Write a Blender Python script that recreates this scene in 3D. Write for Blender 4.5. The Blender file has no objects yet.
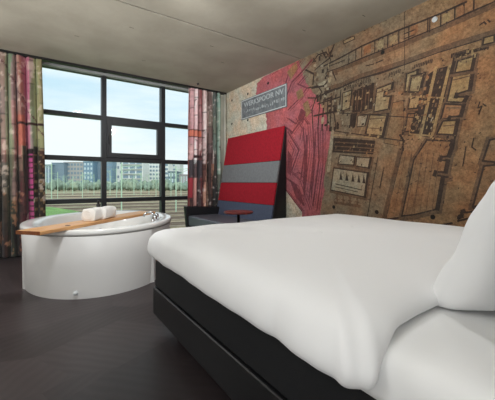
import bpy, bmesh, math, random
from mathutils import Vector, Matrix, noise
random.seed(7)
D = bpy.data
scene = bpy.context.scene
COL = scene.collection
PI = math.pi

# painted figures of the mural: key letter, then y z pairs in millimetres on the wall
MURAL = (
    'p3346 2845 3454 2845 3583 2845 3677 2845 3810 2845 3952 2845 4008 2845 4049 2845 4069 2845 4114 2845 4178 2834 4190 2811 4212 2815 4252 2791 4285 2791 4316 2780 4306 2723 4330 2708 4324 2665 4334 2625 4359 2607 4316 2561 4296 2525 4232 2482 4226 2432 4179 2389 4149 2354 4107 2314 4107 2280 4077 2239 4065 2192 4061 2148 4034 2107 4060 2061 4028 2000 4043 1962 4040 1885 4039 1805 4002 1721 4003 1647 4024 1591 3967 1492 3967 1405 3938 1324 3929 1255 3903 1173 3839 1105 3775 1077 3721 1025 3634 974 3589 934 3489 863 3438 807 3368 743 3278 685 3213 620 3213 539 2852 573 2865 641 2846 706 2836 791 2805 870 2786 943 2802 1005 2803 1065 2793 1116 2773 1184 2778 1263 2755 1337 2738 1395 2724 1484 2694 1537 2684 1605 2678 1665 2673 1728 2706 1806 2739 1854 2745 1914 2786 1988 2808 2039 2843 2096 2883 2149 2931 2203 2947 2260 2984 2283 3031 2350 3062 2392 3084 2421 3137 2482 3143 2510 3165 2544 3202 2619 3199 2662 3221 2710 3244 2745 3262 2793 3283 2845 3311 2845 3338 2845;'
    'g2681 1734 2631 1727 2697 1182 2748 1183;g2906 2399 2765 2415 2765 2335 2888 2326;l3254 2845 3487 2765 3469 2742 3235 2845;l3476 2779 3578 2599 3552 2584 3450 2764;l3209 2845 3426 2739 3420 2731 3203 2845;'
    'l3422 2743 3516 2578 3507 2573 3414 2738;l3192 2845 3438 2691 3425 2673 3179 2845;l3148 2835 3383 2666 3377 2658 3142 2827;l3013 2785 3272 2645 3257 2619 2999 2758;l3249 2656 3441 2575 3430 2547 3237 2628;'
    'l3430 2584 3556 2393 3531 2377 3405 2568;l2974 2750 3215 2618 3210 2609 2970 2741;l3207 2622 3382 2547 3378 2538 3203 2613;l3379 2550 3493 2373 3485 2368 3370 2544;l3150 2593 3309 2507 3298 2488 3140 2574;'
    'l3309 2496 3111 2382 3100 2401 3298 2515;l3113 2410 3268 2288 3254 2271 3099 2393;l3251 2299 3526 2165 3517 2145 3241 2279;l3108 2565 3256 2483 3251 2474 3103 2556;l3256 2478 3069 2371 3064 2379 3251 2487;'
    'l3070 2383 3215 2267 3209 2259 3064 2376;l3208 2272 3470 2143 3466 2134 3203 2263;l3546 2036 3337 1905 3328 1919 3538 2049;l3338 1905 3045 2153 3055 2165 3348 1918;l3493 2019 3291 1893 3285 1902 3487 2028;'
    'l3291 1893 3007 2136 3013 2144 3298 1901;l3348 2006 3216 1828 3203 1838 3335 2015;l3219 1846 3263 1663 3248 1659 3204 1842;l3298 1989 3170 1817 3162 1822 3290 1995;l3173 1828 3215 1651 3205 1649 3163 1825;'
    'l3524 1697 3383 1521 3371 1531 3512 1707;l3385 1541 3501 1309 3487 1301 3371 1533;l3471 1682 3335 1512 3327 1518 3463 1688;l3336 1524 3448 1298 3439 1294 3327 1520;l3533 1820 3279 1503 3256 1522 3510 1839;'
    'l3283 1540 3443 1228 3417 1214 3256 1526;l3471 1804 3231 1503 3223 1509 3463 1810;l3232 1515 3383 1220 3374 1215 3223 1511;l3209 1845 3166 1498 3136 1502 3179 1849;l3165 1526 3251 1100 3221 1094 3136 1521;'
    'l3154 1823 3114 1495 3104 1496 3144 1824;l3113 1504 3194 1096 3185 1094 3104 1502;l3102 1855 3062 1496 3046 1498 3086 1856;l3062 1511 3162 930 3146 927 3046 1508;l3056 1838 3018 1487 3008 1488 3047 1839;'
    'l3017 1496 3115 924 3105 922 3007 1494;l3009 1815 2990 1418 2968 1419 2987 1816;l2989 1437 3086 787 3065 784 2967 1434;l2962 1796 2943 1411 2933 1412 2952 1797;l2943 1420 3038 784 3028 783 2933 1419;'
    'l2921 1805 2902 1339 2872 1340 2891 1806;l2900 1366 3015 719 2985 713 2871 1361;l2871 1783 2853 1337 2843 1337 2861 1784;l2853 1346 2963 719 2953 717 2843 1344;l2828 1762 2828 1271 2806 1271 2806 1762;'
    'l2826 1290 2936 656 2915 653 2804 1287;l2784 1744 2784 1266 2774 1266 2774 1744;l2783 1275 2890 655 2880 653 2773 1273;l3577 1104 3334 987 3321 1014 3564 1131;l3357 1008 3180 699 3154 714 3331 1023;'
    'l3515 1100 3290 990 3286 999 3511 1109;l3298 998 3131 705 3123 710 3289 1003;l3501 1231 3253 1069 3244 1083 3492 1244;l3264 1082 3059 644 3045 651 3249 1089;l3448 1221 3208 1064 3203 1072 3443 1230;'
    'l3215 1072 3016 642 3007 647 3206 1076;l3348 928 3212 836 3203 849 3339 941;l3219 854 3264 708 3248 703 3203 850;l3298 921 3168 832 3162 841 3292 929;l3172 844 3215 704 3205 701 3163 841;'
    'l3573 923 3214 613 3199 629 3559 940;l3516 917 3169 615 3162 623 3509 924;l3429 1147 3266 1192 3271 1207 3433 1162;l3285 1196 3154 1069 3142 1080 3274 1208;l3379 1140 3224 1184 3227 1193 3382 1150;'
    'l3236 1187 3110 1064 3103 1071 3229 1194;l3555 1881 3425 1773 3406 1797 3536 1904;l3424 1773 3235 1928 3254 1951 3443 1797;l3493 1867 3377 1771 3370 1779 3487 1875;l3376 1771 3203 1915 3209 1922 3383 1779;'
    'l3958 2831 3792 2845 3794 2845 3960 2845;l3899 2808 3740 2830 3742 2840 3900 2818;l3032 2080 3205 2001 3196 1981 3023 2060;l3207 1994 3096 1864 3079 1878 3190 2009;l2993 2056 3154 1981 3150 1972 2988 2047;'
    'l3155 1978 3052 1856 3045 1863 3147 1985;b3536 2750 3338 2841 3296 2739 3447 2602;b3193 2184 3094 2220 3036 2038 3133 1970;b3338 2393 3213 2421 3173 2295 3296 2265;l3133 1726 3094 1721 3113 1079 3173 789 3193 1079;'
    'l2961 1746 2942 1743 2979 1078 3036 725 3036 1078;l3514 1543 3403 1412 3447 1141 3536 1205;l3469 1081 3254 932 3193 716 3338 811;l3233 2134 3133 2056 3193 1893 3296 1998;i2627 2845 2582 2845 2582 2845 2627 2845;'
    'i2586 2845 2557 2845 2557 2845 2586 2845;i2544 2845 2521 2845 2521 2845 2544 2845;i2483 2845 2464 2845 2464 2845 2483 2845;i2446 2845 2402 2845 2402 2840 2446 2841;i2409 2845 2367 2845 2367 2835 2409 2836;'
    'i2376 2845 2334 2845 2334 2845 2376 2845;i2332 2845 2292 2845 2292 2845 2332 2845;i2279 2845 2260 2845 2260 2836 2279 2837;i2246 2845 2228 2845 2228 2845 2246 2845;i2194 2845 2165 2845 2165 2833 2194 2834;'
    'i2139 2845 2126 2845 2126 2845 2139 2845;i2098 2845 2071 2845 2071 2836 2098 2836;i2054 2845 2040 2845 2040 2845 2054 2845;i2003 2845 1981 2845 1981 2838 2003 2839;i1957 2845 1929 2845 1929 2842 1957 2842;'
    'i1924 2845 1904 2845 1904 2838 1924 2838;i1889 2845 1854 2845 1854 2845 1889 2845;i1844 2845 1813 2845 1813 2844 1844 2845;i1815 2845 1800 2845 1800 2841 1815 2841;i1783 2845 1756 2845 1756 2845 1783 2845;'
    'i1767 2845 1752 2845 1752 2840 1767 2840;i1747 2845 1714 2845 1714 2845 1747 2845;i1724 2845 1705 2845 1705 2842 1724 2843;i1710 2845 1690 2845 1690 2836 1710 2836;i1688 2845 1662 2845 1662 2845 1688 2845;'
    'i1665 2845 1654 2845 1654 2845 1665 2845;i1638 2845 1609 2845 1609 2845 1638 2845;i1618 2845 1587 2845 1587 2845 1618 2845;i1598 2845 1577 2845 1577 2845 1598 2845;i1571 2845 1545 2845 1545 2845 1571 2845;'
    'i1558 2845 1534 2845 1534 2845 1558 2845;t2490 2833 2327 2833 2313 2791 2474 2790;i2494 2827 2322 2827 2322 2839 2494 2839;i2334 2836 2317 2784 2306 2788 2323 2839;i2308 2797 2479 2796 2479 2784 2308 2785;'
    'i2467 2787 2485 2840 2497 2836 2478 2783;i2743 2491 2524 2488 2524 2518 2743 2521;i2547 2488 2230 2504 2232 2534 2549 2518;i2255 2503 1742 2508 1742 2538 2255 2533;i1765 2507 1584 2519 1586 2549 1767 2537;'
    'i1609 2518 1340 2522 1340 2552 1609 2548;i1363 2521 1100 2550 1104 2580 1366 2551;i1125 2548 920 2556 921 2586 1126 2578;j2751 2461 2516 2458 2516 2508 2750 2511;j2555 2458 1733 2479 1734 2529 2557 2508;'
    'j1773 2478 1331 2494 1333 2544 1775 2528;j1370 2492 911 2526 915 2575 1374 2542;i2807 2603 2527 2624 2529 2644 2808 2623;i2543 2623 2207 2661 2209 2681 2545 2643;i2224 2660 1768 2666 1768 2686 2224 2680;'
    'i1784 2666 1540 2659 1539 2679 1783 2686;i1555 2659 1344 2657 1344 2677 1555 2679;i1360 2656 1136 2667 1137 2687 1361 2676;i2776 2239 2492 2247 2493 2277 2777 2269;i2515 2245 2229 2283 2233 2313 2519 2275;'
    'i2256 2282 1973 2265 1971 2295 2254 2312;i1995 2265 1698 2281 1699 2311 1997 2295;i1722 2280 1584 2286 1585 2316 1723 2310;i1608 2285 1348 2296 1350 2326 1609 2315;i1373 2295 1102 2289 1102 2319 1373 2325;'
    'i1126 2289 921 2288 921 2318 1126 2319;j2785 2270 2485 2264 2484 2314 2784 2320;j2522 2263 2220 2298 2226 2348 2528 2312;j2263 2296 1691 2292 1690 2342 2263 2346;j1730 2291 1340 2305 1342 2355 1732 2341;'
    'j1382 2305 913 2295 912 2345 1381 2355;i2222 2675 2226 2524 2214 2524 2210 2675;i2052 2682 2056 2525 2044 2524 2040 2682;i2002 2686 2006 2530 1994 2530 1990 2685;i1954 2678 1958 2524 1946 2524 1942 2678;'
    'i1895 2677 1899 2525 1887 2525 1883 2677;i1837 2676 1841 2521 1829 2521 1825 2676;i1771 2682 1774 2523 1762 2523 1759 2681;i1664 2680 1667 2526 1655 2525 1652 2680;i1476 2681 1479 2533 1467 2533 1464 2680;'
    'i1458 2672 1461 2526 1449 2526 1446 2672;i1358 2677 1361 2539 1349 2538 1346 2676;i1306 2672 1309 2540 1297 2540 1294 2672;i1239 2669 1242 2549 1230 2549 1227 2669;i1166 2680 1169 2554 1157 2554 1154 2680;'
    'i1089 2670 1092 2564 1080 2564 1077 2670;i2405 2643 2410 2511 2398 2510 2393 2643;i2305 2657 2309 2515 2297 2515 2293 2657;o2191 2649 2097 2650 2097 2557 2191 2549;t2024 2646 1936 2646 1936 2557 2024 2549;'
    't1868 2642 1787 2643 1787 2557 1868 2549;o1639 2657 1567 2657 1567 2576 1639 2569;t1336 2645 1275 2646 1275 2571 1336 2564;o1218 2648 1161 2648 1161 2576 1218 2569;i1715 2606 1602 2606 1602 2618 1715 2618;'
    'i1715 2554 1602 2555 1602 2567 1716 2566;i1707 2845 1707 2228 1701 2228 1701 2845;i2167 2410 2054 2400 2053 2412 2166 2422;i2038 2403 1943 2410 1944 2422 2039 2415;i1041 2417 1003 2435 1008 2446 1046 2428;'
    'i1018 2439 998 2408 988 2414 1007 2445;i989 2444 970 2413 960 2419 979 2450;i2999 2720 2895 2795 2905 2810 3009 2735;i2913 2790 2758 2781 2757 2799 2912 2808;i2776 2791 2701 2676 2686 2686 2761 2801;'
    'i2692 2698 2844 2659 2839 2641 2688 2681;i2830 2662 2970 2614 2965 2597 2825 2645;i2846 2844 2769 2699 2753 2708 2830 2845;i2765 2698 2653 2778 2663 2793 2776 2713;i2738 2845 2685 2623 2674 2626 2726 2845;'
    'i2683 2637 2772 2495 2762 2488 2673 2630;i3149 2655 2978 2541 2963 2563 3134 2677;i2991 2570 3012 2415 2987 2411 2965 2566;i3102 2383 2900 2362 2898 2380 3100 2401;i2917 2372 2837 2260 2823 2271 2903 2383;'
    'i2835 2283 2917 2208 2905 2195 2823 2270;i2897 2213 3099 2259 3103 2241 2901 2196;i2697 2440 2815 2348 2800 2327 2681 2419;i2787 2356 3025 2386 3029 2360 2791 2330;i2844 2217 2620 2237 2622 2262 2846 2243;'
    'i2641 2235 2525 2238 2526 2264 2642 2261;i2795 2269 2795 2141 2769 2141 2769 2269;i2791 2137 2652 2153 2655 2179 2794 2163;i2947 2225 3028 2060 3012 2052 2931 2217;i3026 2069 3006 1799 2988 1800 3008 2070;'
    'i2878 2179 2915 1787 2897 1785 2860 2177;i2811 2167 2848 1747 2822 1744 2785 2165;i2739 2174 2757 1737 2739 1736 2721 2174;i2672 2186 2707 1757 2689 1755 2654 2184;i2607 2184 2641 1956 2624 1954 2589 2182;'
    'i2641 1968 2607 1740 2589 1743 2624 1970;i2528 2229 2561 1941 2543 1939 2511 2227;i2913 2114 2528 2127 2529 2145 2913 2132;i2990 1959 2495 1950 2494 1976 2989 1985;i2702 2576 2454 2577 2454 2589 2702 2588;'
    'i2675 2522 2604 2360 2588 2367 2659 2529;i2950 2845 2836 2753 2827 2760 2940 2845;i2638 2845 2713 2710 2690 2699 2615 2845;g2801 2228 2756 2231 2758 2183 2803 2193;t2727 2620 2711 2620 2716 2551 2732 2556;'
    'i2736 2464 2719 2465 2721 2433 2738 2438;i2720 2294 2684 2296 2686 2269 2721 2277;j2983 2726 2966 2725 2969 2685 2986 2690;j2702 2219 2654 2223 2656 2181 2704 2192;j2977 2577 2926 2578 2930 2514 2981 2528;'
    'i2613 2045 2574 2049 2578 1991 2616 1999;j2618 2029 2585 2033 2589 1974 2621 1980;j2941 2418 2918 2419 2920 2382 2944 2388;g2984 2688 2933 2687 2936 2645 2986 2661;i2765 2482 2737 2483 2738 2452 2767 2460;'
    'i2817 2780 2769 2778 2771 2749 2818 2765;i2975 2741 2935 2740 2937 2713 2976 2726;g2758 2304 2718 2306 2719 2271 2760 2281;g2569 2031 2524 2037 2529 1963 2573 1971;g2857 2643 2822 2643 2824 2609 2858 2620;'
    'g2729 1857 2704 1861 2708 1806 2733 1810;j2737 2743 2701 2742 2703 2704 2740 2717;t2726 2435 2682 2436 2687 2363 2731 2375;j2616 2088 2578 2093 2582 2037 2619 2045;i2793 1823 2744 1830 2746 1793 2794 1800;'
    'i2783 2239 2747 2242 2749 2205 2785 2213;t2704 2431 2669 2432 2671 2401 2706 2411;j2640 2241 2627 2242 2631 2182 2644 2185;i2613 1777 2599 1779 2603 1726 2616 1728;t2846 1898 2803 1904 2807 1834 2850 1841;'
    'g2626 2117 2599 2119 2601 2089 2628 2095;t2578 1987 2535 1992 2537 1951 2580 1959;i2656 2051 2627 2054 2629 2023 2657 2029;g2792 2352 2741 2355 2744 2309 2794 2322;i2588 1818 2561 1823 2565 1763 2592 1767;'
    't2894 2302 2878 2303 2881 2270 2896 2274;i2704 2124 2669 2128 2671 2088 2707 2095;i2729 2070 2681 2075 2683 2034 2731 2043;g2613 2245 2596 2246 2598 2211 2615 2215;i2751 2579 2734 2579 2737 2533 2754 2539;'
    'i2875 2239 2835 2242 2840 2168 2880 2177;i2710 1771 2664 1779 2668 1713 2714 1719;j2704 2505 2669 2506 2673 2449 2708 2459;i2632 1767 2614 1771 2618 1713 2636 1715;i2585 1795 2549 1801 2554 1727 2590 1732;'
    'g2705 2506 2659 2507 2662 2445 2709 2459;j2966 2649 2946 2649 2949 2603 2969 2610;i2784 2466 2754 2467 2757 2424 2787 2432;i2669 2719 2650 2718 2652 2689 2670 2695;g2844 1924 2794 1930 2798 1866 2848 1874;'
    't2844 2086 2794 2091 2795 2052 2846 2062;t2927 2285 2912 2286 2914 2262 2929 2266;i2640 2021 2594 2027 2597 1974 2643 1983;g2588 1943 2547 1949 2549 1915 2589 1922;g2730 2424 2716 2424 2720 2371 2734 2374;'
    'j2680 2342 2663 2343 2665 2310 2682 2314;i2990 2786 2969 2785 2973 2728 2994 2735;i2929 2201 2891 2204 2894 2147 2933 2155;i2835 2576 2799 2576 2802 2519 2839 2530;t2928 2547 2896 2548 2899 2508 2931 2517;'
    'j2934 2486 2893 2487 2896 2432 2938 2443;j2594 2477 2569 2478 2572 2430 2597 2437;i2943 2251 2894 2255 2898 2200 2946 2211;j2981 2199 2958 2201 2960 2172 2983 2177;i2689 2166 2674 2167 2678 2107 2693 2110;'
    'i2690 2717 2646 2716 2648 2682 2691 2696;i2891 2774 2858 2773 2862 2704 2895 2715;i2719 2008 2686 2012 2690 1949 2723 1955;j2614 2454 2586 2454 2587 2433 2615 2441;i2736 1852 2709 1856 2711 1824 2738 1829;'
    'i2651 1966 2636 1968 2638 1940 2652 1943;i2479 2291 2488 2238 2477 2236 2468 2289;i2454 2291 2463 2255 2453 2252 2443 2288;i2429 2291 2438 2236 2427 2234 2419 2289;i2405 2291 2414 2236 2403 2235 2394 2289;'
    'i2381 2291 2390 2235 2379 2233 2370 2289;i2356 2292 2366 2260 2356 2257 2346 2288;i2333 2292 2342 2261 2332 2258 2322 2289;i2310 2292 2319 2254 2308 2251 2299 2289;i2287 2292 2295 2248 2285 2246 2276 2289;'
    'i2264 2292 2273 2251 2262 2248 2253 2289;i2241 2292 2250 2259 2239 2256 2230 2289;i2219 2292 2227 2246 2216 2244 2208 2290;i2197 2292 2205 2245 2194 2244 2186 2290;i2175 2292 2183 2247 2172 2245 2164 2290;'
    'i2153 2292 2161 2250 2150 2248 2142 2290;i2131 2292 2139 2249 2129 2247 2120 2290;i2110 2292 2118 2246 2107 2244 2099 2290;i2448 2246 2458 2213 2448 2209 2438 2243;i2424 2245 2434 2203 2423 2201 2414 2243;'
    'i2400 2246 2410 2211 2399 2208 2389 2243;i2376 2246 2386 2212 2375 2209 2366 2243;i2353 2245 2362 2195 2351 2193 2342 2244;i2330 2246 2339 2207 2328 2204 2319 2243;i2307 2246 2316 2206 2305 2204 2296 2243;'
    'i2284 2246 2293 2208 2282 2206 2273 2243;i2261 2246 2270 2201 2259 2199 2251 2244;i2239 2246 2248 2213 2237 2210 2228 2243;i2217 2246 2225 2200 2215 2198 2206 2244;i2195 2246 2204 2214 2193 2211 2184 2243;'
    'i2174 2246 2182 2193 2171 2191 2163 2244;i2152 2246 2160 2212 2150 2209 2141 2243;i2131 2246 2139 2198 2128 2196 2120 2244;i2110 2246 2118 2203 2107 2201 2099 2244;i1601 2255 1608 2218 1597 2216 1591 2253;'
    'i1584 2255 1591 2221 1580 2219 1573 2253;i1567 2255 1574 2220 1563 2218 1556 2253;i1550 2255 1556 2212 1546 2211 1539 2253;i1533 2255 1540 2217 1529 2216 1522 2253;i1517 2255 1523 2217 1512 2216 1506 2254;'
    'i1500 2256 1506 2224 1496 2221 1489 2253;i1484 2256 1490 2216 1479 2214 1473 2254;i1467 2256 1474 2226 1463 2223 1457 2254;i1451 2256 1458 2220 1447 2218 1441 2254;i1436 2256 1441 2216 1431 2215 1425 2254;'
    'i1230 2230 1235 2194 1224 2193 1219 2229;i1216 2230 1222 2194 1211 2192 1206 2229;i1203 2230 1209 2194 1198 2192 1192 2229;i1190 2230 1196 2201 1185 2199 1179 2228;i1178 2230 1183 2187 1172 2185 1167 2228;'
    'i1165 2230 1170 2192 1159 2190 1154 2228;i1152 2230 1157 2191 1146 2190 1141 2228;i1139 2229 1144 2187 1133 2186 1129 2228;i1127 2230 1132 2196 1121 2194 1116 2228;i1114 2229 1120 2198 1109 2196 1103 2228;'
    'i1102 2229 1107 2199 1096 2197 1091 2228;i1090 2229 1095 2199 1084 2197 1079 2227;i1077 2229 1083 2199 1072 2197 1067 2227;i1065 2229 1071 2198 1060 2197 1055 2227;i1053 2229 1059 2200 1048 2198 1043 2227;'
    'i1042 2229 1047 2195 1036 2194 1031 2227;i1030 2229 1035 2199 1024 2197 1019 2227;i1018 2229 1023 2197 1012 2196 1007 2227;i1007 2228 1011 2192 1000 2191 996 2227;i995 2228 1000 2198 989 2197 984 2227;'
    'i984 2228 988 2189 977 2187 973 2227;i1263 2251 1268 2210 1257 2209 1252 2249;i1249 2251 1255 2219 1244 2217 1238 2249;i1236 2250 1241 2209 1230 2207 1225 2249;i1222 2250 1228 2221 1217 2219 1211 2248;'
    'i1209 2250 1215 2222 1204 2220 1198 2247;i1196 2249 1201 2205 1190 2203 1185 2247;i1182 2249 1188 2223 1177 2220 1172 2246;i1169 2248 1175 2223 1165 2220 1159 2246;i1157 2247 1162 2206 1151 2205 1146 2246;'
    'i1144 2247 1149 2222 1139 2220 1133 2245;i1131 2247 1136 2209 1126 2208 1120 2245;i1870 2251 1878 2210 1867 2208 1860 2250;i1850 2252 1858 2218 1847 2216 1840 2250;i1831 2253 1839 2219 1828 2216 1820 2250;'
    'i1812 2253 1819 2203 1808 2202 1801 2251;i1793 2253 1800 2216 1789 2214 1782 2251;i1774 2254 1781 2220 1770 2218 1763 2252;i1755 2254 1762 2217 1751 2215 1744 2252;j2364 2186 2397 1941 2359 1936 2326 2181;'
    'j2363 1974 2513 1956 2508 1918 2359 1937;j2478 1923 2460 2177 2498 2180 2516 1925;t2490 2176 2356 2181 2385 1965 2505 1951;i2494 2169 2351 2175 2351 2187 2495 2181;i2361 2186 2391 1961 2380 1960 2349 2185;'
    'i2381 1972 2510 1956 2509 1944 2379 1960;i2499 1946 2483 2180 2495 2181 2511 1947;i2365 2190 2396 1959 2376 1956 2345 2187;j2234 2184 2266 1870 2209 1864 2177 2178;j2210 1917 2354 1926 2357 1869 2214 1860;'
    'j2307 1870 2273 2165 2330 2172 2364 1877;i2313 2158 2216 2170 2243 1901 2341 1908;i2318 2150 2209 2164 2211 2177 2319 2164;i2222 2176 2251 1896 2237 1895 2208 2175;i2237 1908 2347 1915 2347 1901 2238 1894;'
    'i2335 1901 2305 2163 2319 2164 2349 1903;i2229 2183 2259 1891 2229 1888 2200 2180;j2090 2194 2120 1877 2063 1872 2033 2188;j2070 1928 2233 1911 2227 1854 2064 1871;j2182 1859 2150 2171 2207 2177 2238 1865;'
    'i2189 2163 2071 2179 2097 1908 2216 1896;i2193 2155 2065 2173 2067 2187 2195 2169;i2078 2186 2104 1903 2090 1902 2064 2184;i2092 1915 2222 1902 2221 1888 2091 1902;i2209 1890 2181 2168 2195 2169 2223 1891;'
    'i2085 2193 2113 1897 2083 1895 2055 2190;j2289 2167 2311 1922 2301 1921 2279 2167;j2262 2161 2283 1916 2273 1915 2252 2160;j2160 2136 2181 1896 2171 1896 2150 2135;j2121 2126 2141 1889 2131 1888 2111 2125;'
    'j2034 2068 1799 2091 1805 2147 2039 2125;j1849 2144 1868 2037 1812 2027 1793 2134;j1818 2086 1944 2066 1935 2009 1809 2030;j1942 2068 1954 1979 1898 1972 1886 2060;j1872 2003 1902 1826 1846 1816 1815 1993;'
    'j1847 1872 2074 1872 2074 1815 1848 1815;j2026 1817 1982 2117 2039 2125 2083 1825;t2021 2109 1831 2127 1843 2065 1924 2052 1930 2009 1854 1986 1877 1853 2059 1854;i2026 2102 1825 2121 1827 2135 2027 2116;'
    'i1837 2134 1851 2061 1837 2058 1824 2132;i1838 2073 1931 2058 1929 2044 1836 2059;i1930 2058 1938 2004 1924 2002 1916 2056;i1937 2004 1851 1977 1847 1991 1933 2017;i1860 1992 1885 1849 1871 1847 1846 1990;'
    'i1872 1860 2064 1861 2064 1847 1872 1846;i2053 1848 2013 2114 2027 2116 2066 1850;i1844 2142 1860 2056 1830 2050 1815 2136;i1937 2066 1947 1999 1917 1995 1908 2062;i1867 2000 1894 1844 1865 1839 1837 1995;'
    'b1831 1910 1711 1916 1711 1652 1765 1435 1936 1485;i1834 1907 1708 1913 1708 1919 1834 1913;i1714 1918 1714 1649 1708 1649 1708 1918;i1713 1655 1768 1434 1762 1432 1707 1653;i1762 1437 1937 1489 1939 1483 1763 1432;'
    'i1934 1482 1828 1911 1834 1913 1940 1484;j1908 1824 1980 1537 1915 1521 1843 1808;j1907 1582 2173 1643 2188 1578 1922 1517;j2128 1571 2063 1836 2128 1852 2193 1587;t2110 1829 1889 1800 1948 1565 2162 1615;'
    'i2115 1824 1885 1794 1883 1806 2114 1836;i1894 1807 1955 1562 1943 1559 1882 1804;i1942 1570 2165 1622 2168 1610 1945 1558;i2157 1609 2103 1832 2114 1835 2169 1612;i1902 1818 1968 1556 1934 1547 1869 1810;'
    'g2271 1846 2136 1834 2175 1711 2285 1715;i2275 1841 2132 1828 2131 1838 2274 1851;i2139 1839 2181 1709 2172 1706 2130 1836;i2171 1716 2288 1721 2289 1711 2172 1706;i2280 1711 2265 1849 2275 1851 2290 1712;'
    'i2141 1842 2184 1708 2170 1703 2127 1837;j1587 2205 1612 1982 1555 1976 1530 2199;j1562 2033 1720 2013 1713 1957 1555 1976;j1668 1962 1642 2190 1698 2197 1725 1968;t1679 2181 1567 2189 1587 2011 1700 1998;'
    'i1684 2174 1561 2183 1562 2197 1685 2188;i1573 2196 1594 2006 1580 2005 1559 2194;i1582 2019 1706 2004 1705 1990 1580 2005;i1694 1991 1671 2186 1685 2187 1708 1993;i1580 2203 1603 2001 1573 1998 1551 2199;'
    'j1556 1936 1583 1774 1527 1764 1500 1926;j1526 1817 1682 1834 1688 1777 1531 1761;j1639 1775 1609 1919 1665 1931 1695 1786;t1648 1912 1537 1918 1557 1801 1668 1812;i1653 1905 1531 1911 1532 1925 1654 1919;'
    'i1543 1925 1565 1796 1551 1794 1530 1922;i1551 1807 1673 1820 1675 1806 1552 1793;i1663 1806 1640 1916 1653 1919 1676 1808;i1550 1932 1574 1791 1544 1786 1521 1927;j1583 1771 1634 1560 1578 1547 1528 1758;'
    'j1581 1606 1719 1594 1714 1537 1576 1549;j1669 1540 1630 1768 1686 1778 1726 1550;b1668 1760 1567 1752 1607 1585 1700 1576;i1674 1755 1563 1745 1562 1757 1673 1767;i1572 1758 1614 1581 1602 1578 1560 1755;'
    'i1603 1591 1705 1582 1704 1570 1602 1579;i1695 1571 1662 1764 1674 1766 1707 1573;i1579 1767 1624 1576 1595 1569 1550 1760;i2370 1876 2285 1885 2313 1720 2385 1743;i2374 1871 2280 1880 2281 1890 2375 1881;'
    'i2289 1890 2318 1716 2309 1715 2279 1888;i2308 1723 2387 1749 2390 1739 2311 1714;i2380 1738 2365 1879 2375 1880 2390 1739;i2631 1623 2046 1520 2071 1373 2648 1442;i2636 1619 2043 1514 2041 1524 2634 1629;'
    'i2050 1525 2077 1370 2067 1368 2040 1523;i2067 1377 2651 1448 2652 1438 2068 1367;i2643 1438 2626 1627 2636 1628 2653 1439;j2621 1564 2055 1474 2053 1486 2619 1576;j2621 1512 2055 1428 2053 1440 2619 1524;'
    'j2621 1460 2055 1382 2053 1394 2619 1472;t2657 1656 2028 1541 2024 1561 2654 1676;j2321 1368 2339 1235 2302 1230 2283 1363;j2302 1265 2571 1291 2575 1253 2305 1227;j2544 1251 2504 1394 2541 1404 2580 1261;'
    'g2536 1395 2313 1360 2327 1258 2567 1281;i2542 1390 2309 1354 2307 1366 2540 1402;i2318 1366 2334 1254 2322 1252 2306 1364;i2322 1263 2571 1288 2573 1276 2323 1251;i2563 1275 2529 1398 2540 1401 2574 1278;'
    'i2322 1370 2338 1251 2318 1248 2302 1367;j2112 1347 2148 1188 2092 1175 2056 1335;j2088 1228 2308 1266 2318 1210 2097 1172;j2265 1208 2245 1361 2302 1368 2321 1215;g2285 1352 2097 1328 2123 1213 2299 1244;'
    'i2290 1347 2093 1322 2091 1334 2289 1359;i2102 1334 2130 1210 2118 1207 2090 1332;i2117 1218 2302 1251 2304 1239 2119 1207;i2293 1239 2278 1356 2290 1358 2305 1240;i2109 1343 2140 1205 2111 1198 2080 1337;'
    'j2649 1197 2110 1114 2101 1170 2640 1253;j2153 1172 2199 845 2142 837 2097 1164;j2141 889 2689 966 2697 909 2149 832;j2646 907 2590 1239 2646 1249 2703 917;g2631 1232 2136 1155 2175 873 2681 945;'
    'i2638 1226 2131 1148 2129 1161 2636 1240;i2142 1162 2183 868 2169 866 2128 1160;i2169 879 2685 952 2687 939 2171 865;i2675 938 2624 1237 2637 1239 2688 940;i2149 1169 2192 863 2162 859 2119 1165;'
    'i2520 1189 2496 1075 2545 1080;i2429 1175 2405 1063 2453 1068;i2341 1162 2319 1052 2364 1057;i2257 1149 2235 1041 2279 1046;i2189 1139 2167 1032 2210 1037;i2604 1020 2213 949 2211 959 2602 1030;'
    'i2603 982 2268 925 2267 933 2602 990;j2594 910 2585 765 2565 766 2574 911;j2629 771 2526 760 2522 790 2626 801;j2614 830 2547 818 2544 833 2612 845;j2500 901 2491 759 2471 760 2480 902;'
    'j2534 765 2434 754 2431 784 2531 794;j2520 823 2455 811 2452 826 2517 838;j2395 892 2387 752 2367 754 2375 893;j2428 758 2331 747 2328 777 2425 787;j2414 815 2351 803 2348 818 2411 830;'
    'j2295 883 2287 746 2267 747 2275 884;j2326 751 2233 741 2230 771 2323 781;j2313 807 2252 796 2250 810 2310 822;i2012 1338 2154 613 2145 611 2004 1337;i2542 1927 1544 1691 1541 1702 2539 1938;'
    'i2621 1708 1707 1476 1705 1487 2618 1719;i1768 1553 1715 1470 1697 1481 1749 1565;i1719 1494 1745 1384 1723 1379 1698 1489;i1741 1401 1937 621 1916 616 1719 1396;i1930 614 1497 723 1503 744 1935 636;'
    'i1514 719 1350 763 1355 784 1520 740;j1766 1414 1968 613 1925 602 1722 1403;b1711 1388 1406 1332 1388 1147 1335 1088 1397 788 1901 657;i1629 1362 1703 732 1698 732 1624 1362;i1489 2106 1406 2141 1557 1537 1668 1530;'
    'i1388 2145 1292 2144 1433 1482 1537 1514;t1409 2173 1564 1487 1535 1480 1380 2166;t1286 2154 1469 1407 1440 1400 1257 2147;i1264 2141 1432 1408 1419 1405 1250 2138;t1594 1914 1297 1836 1293 1850 1590 1927;'
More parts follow.
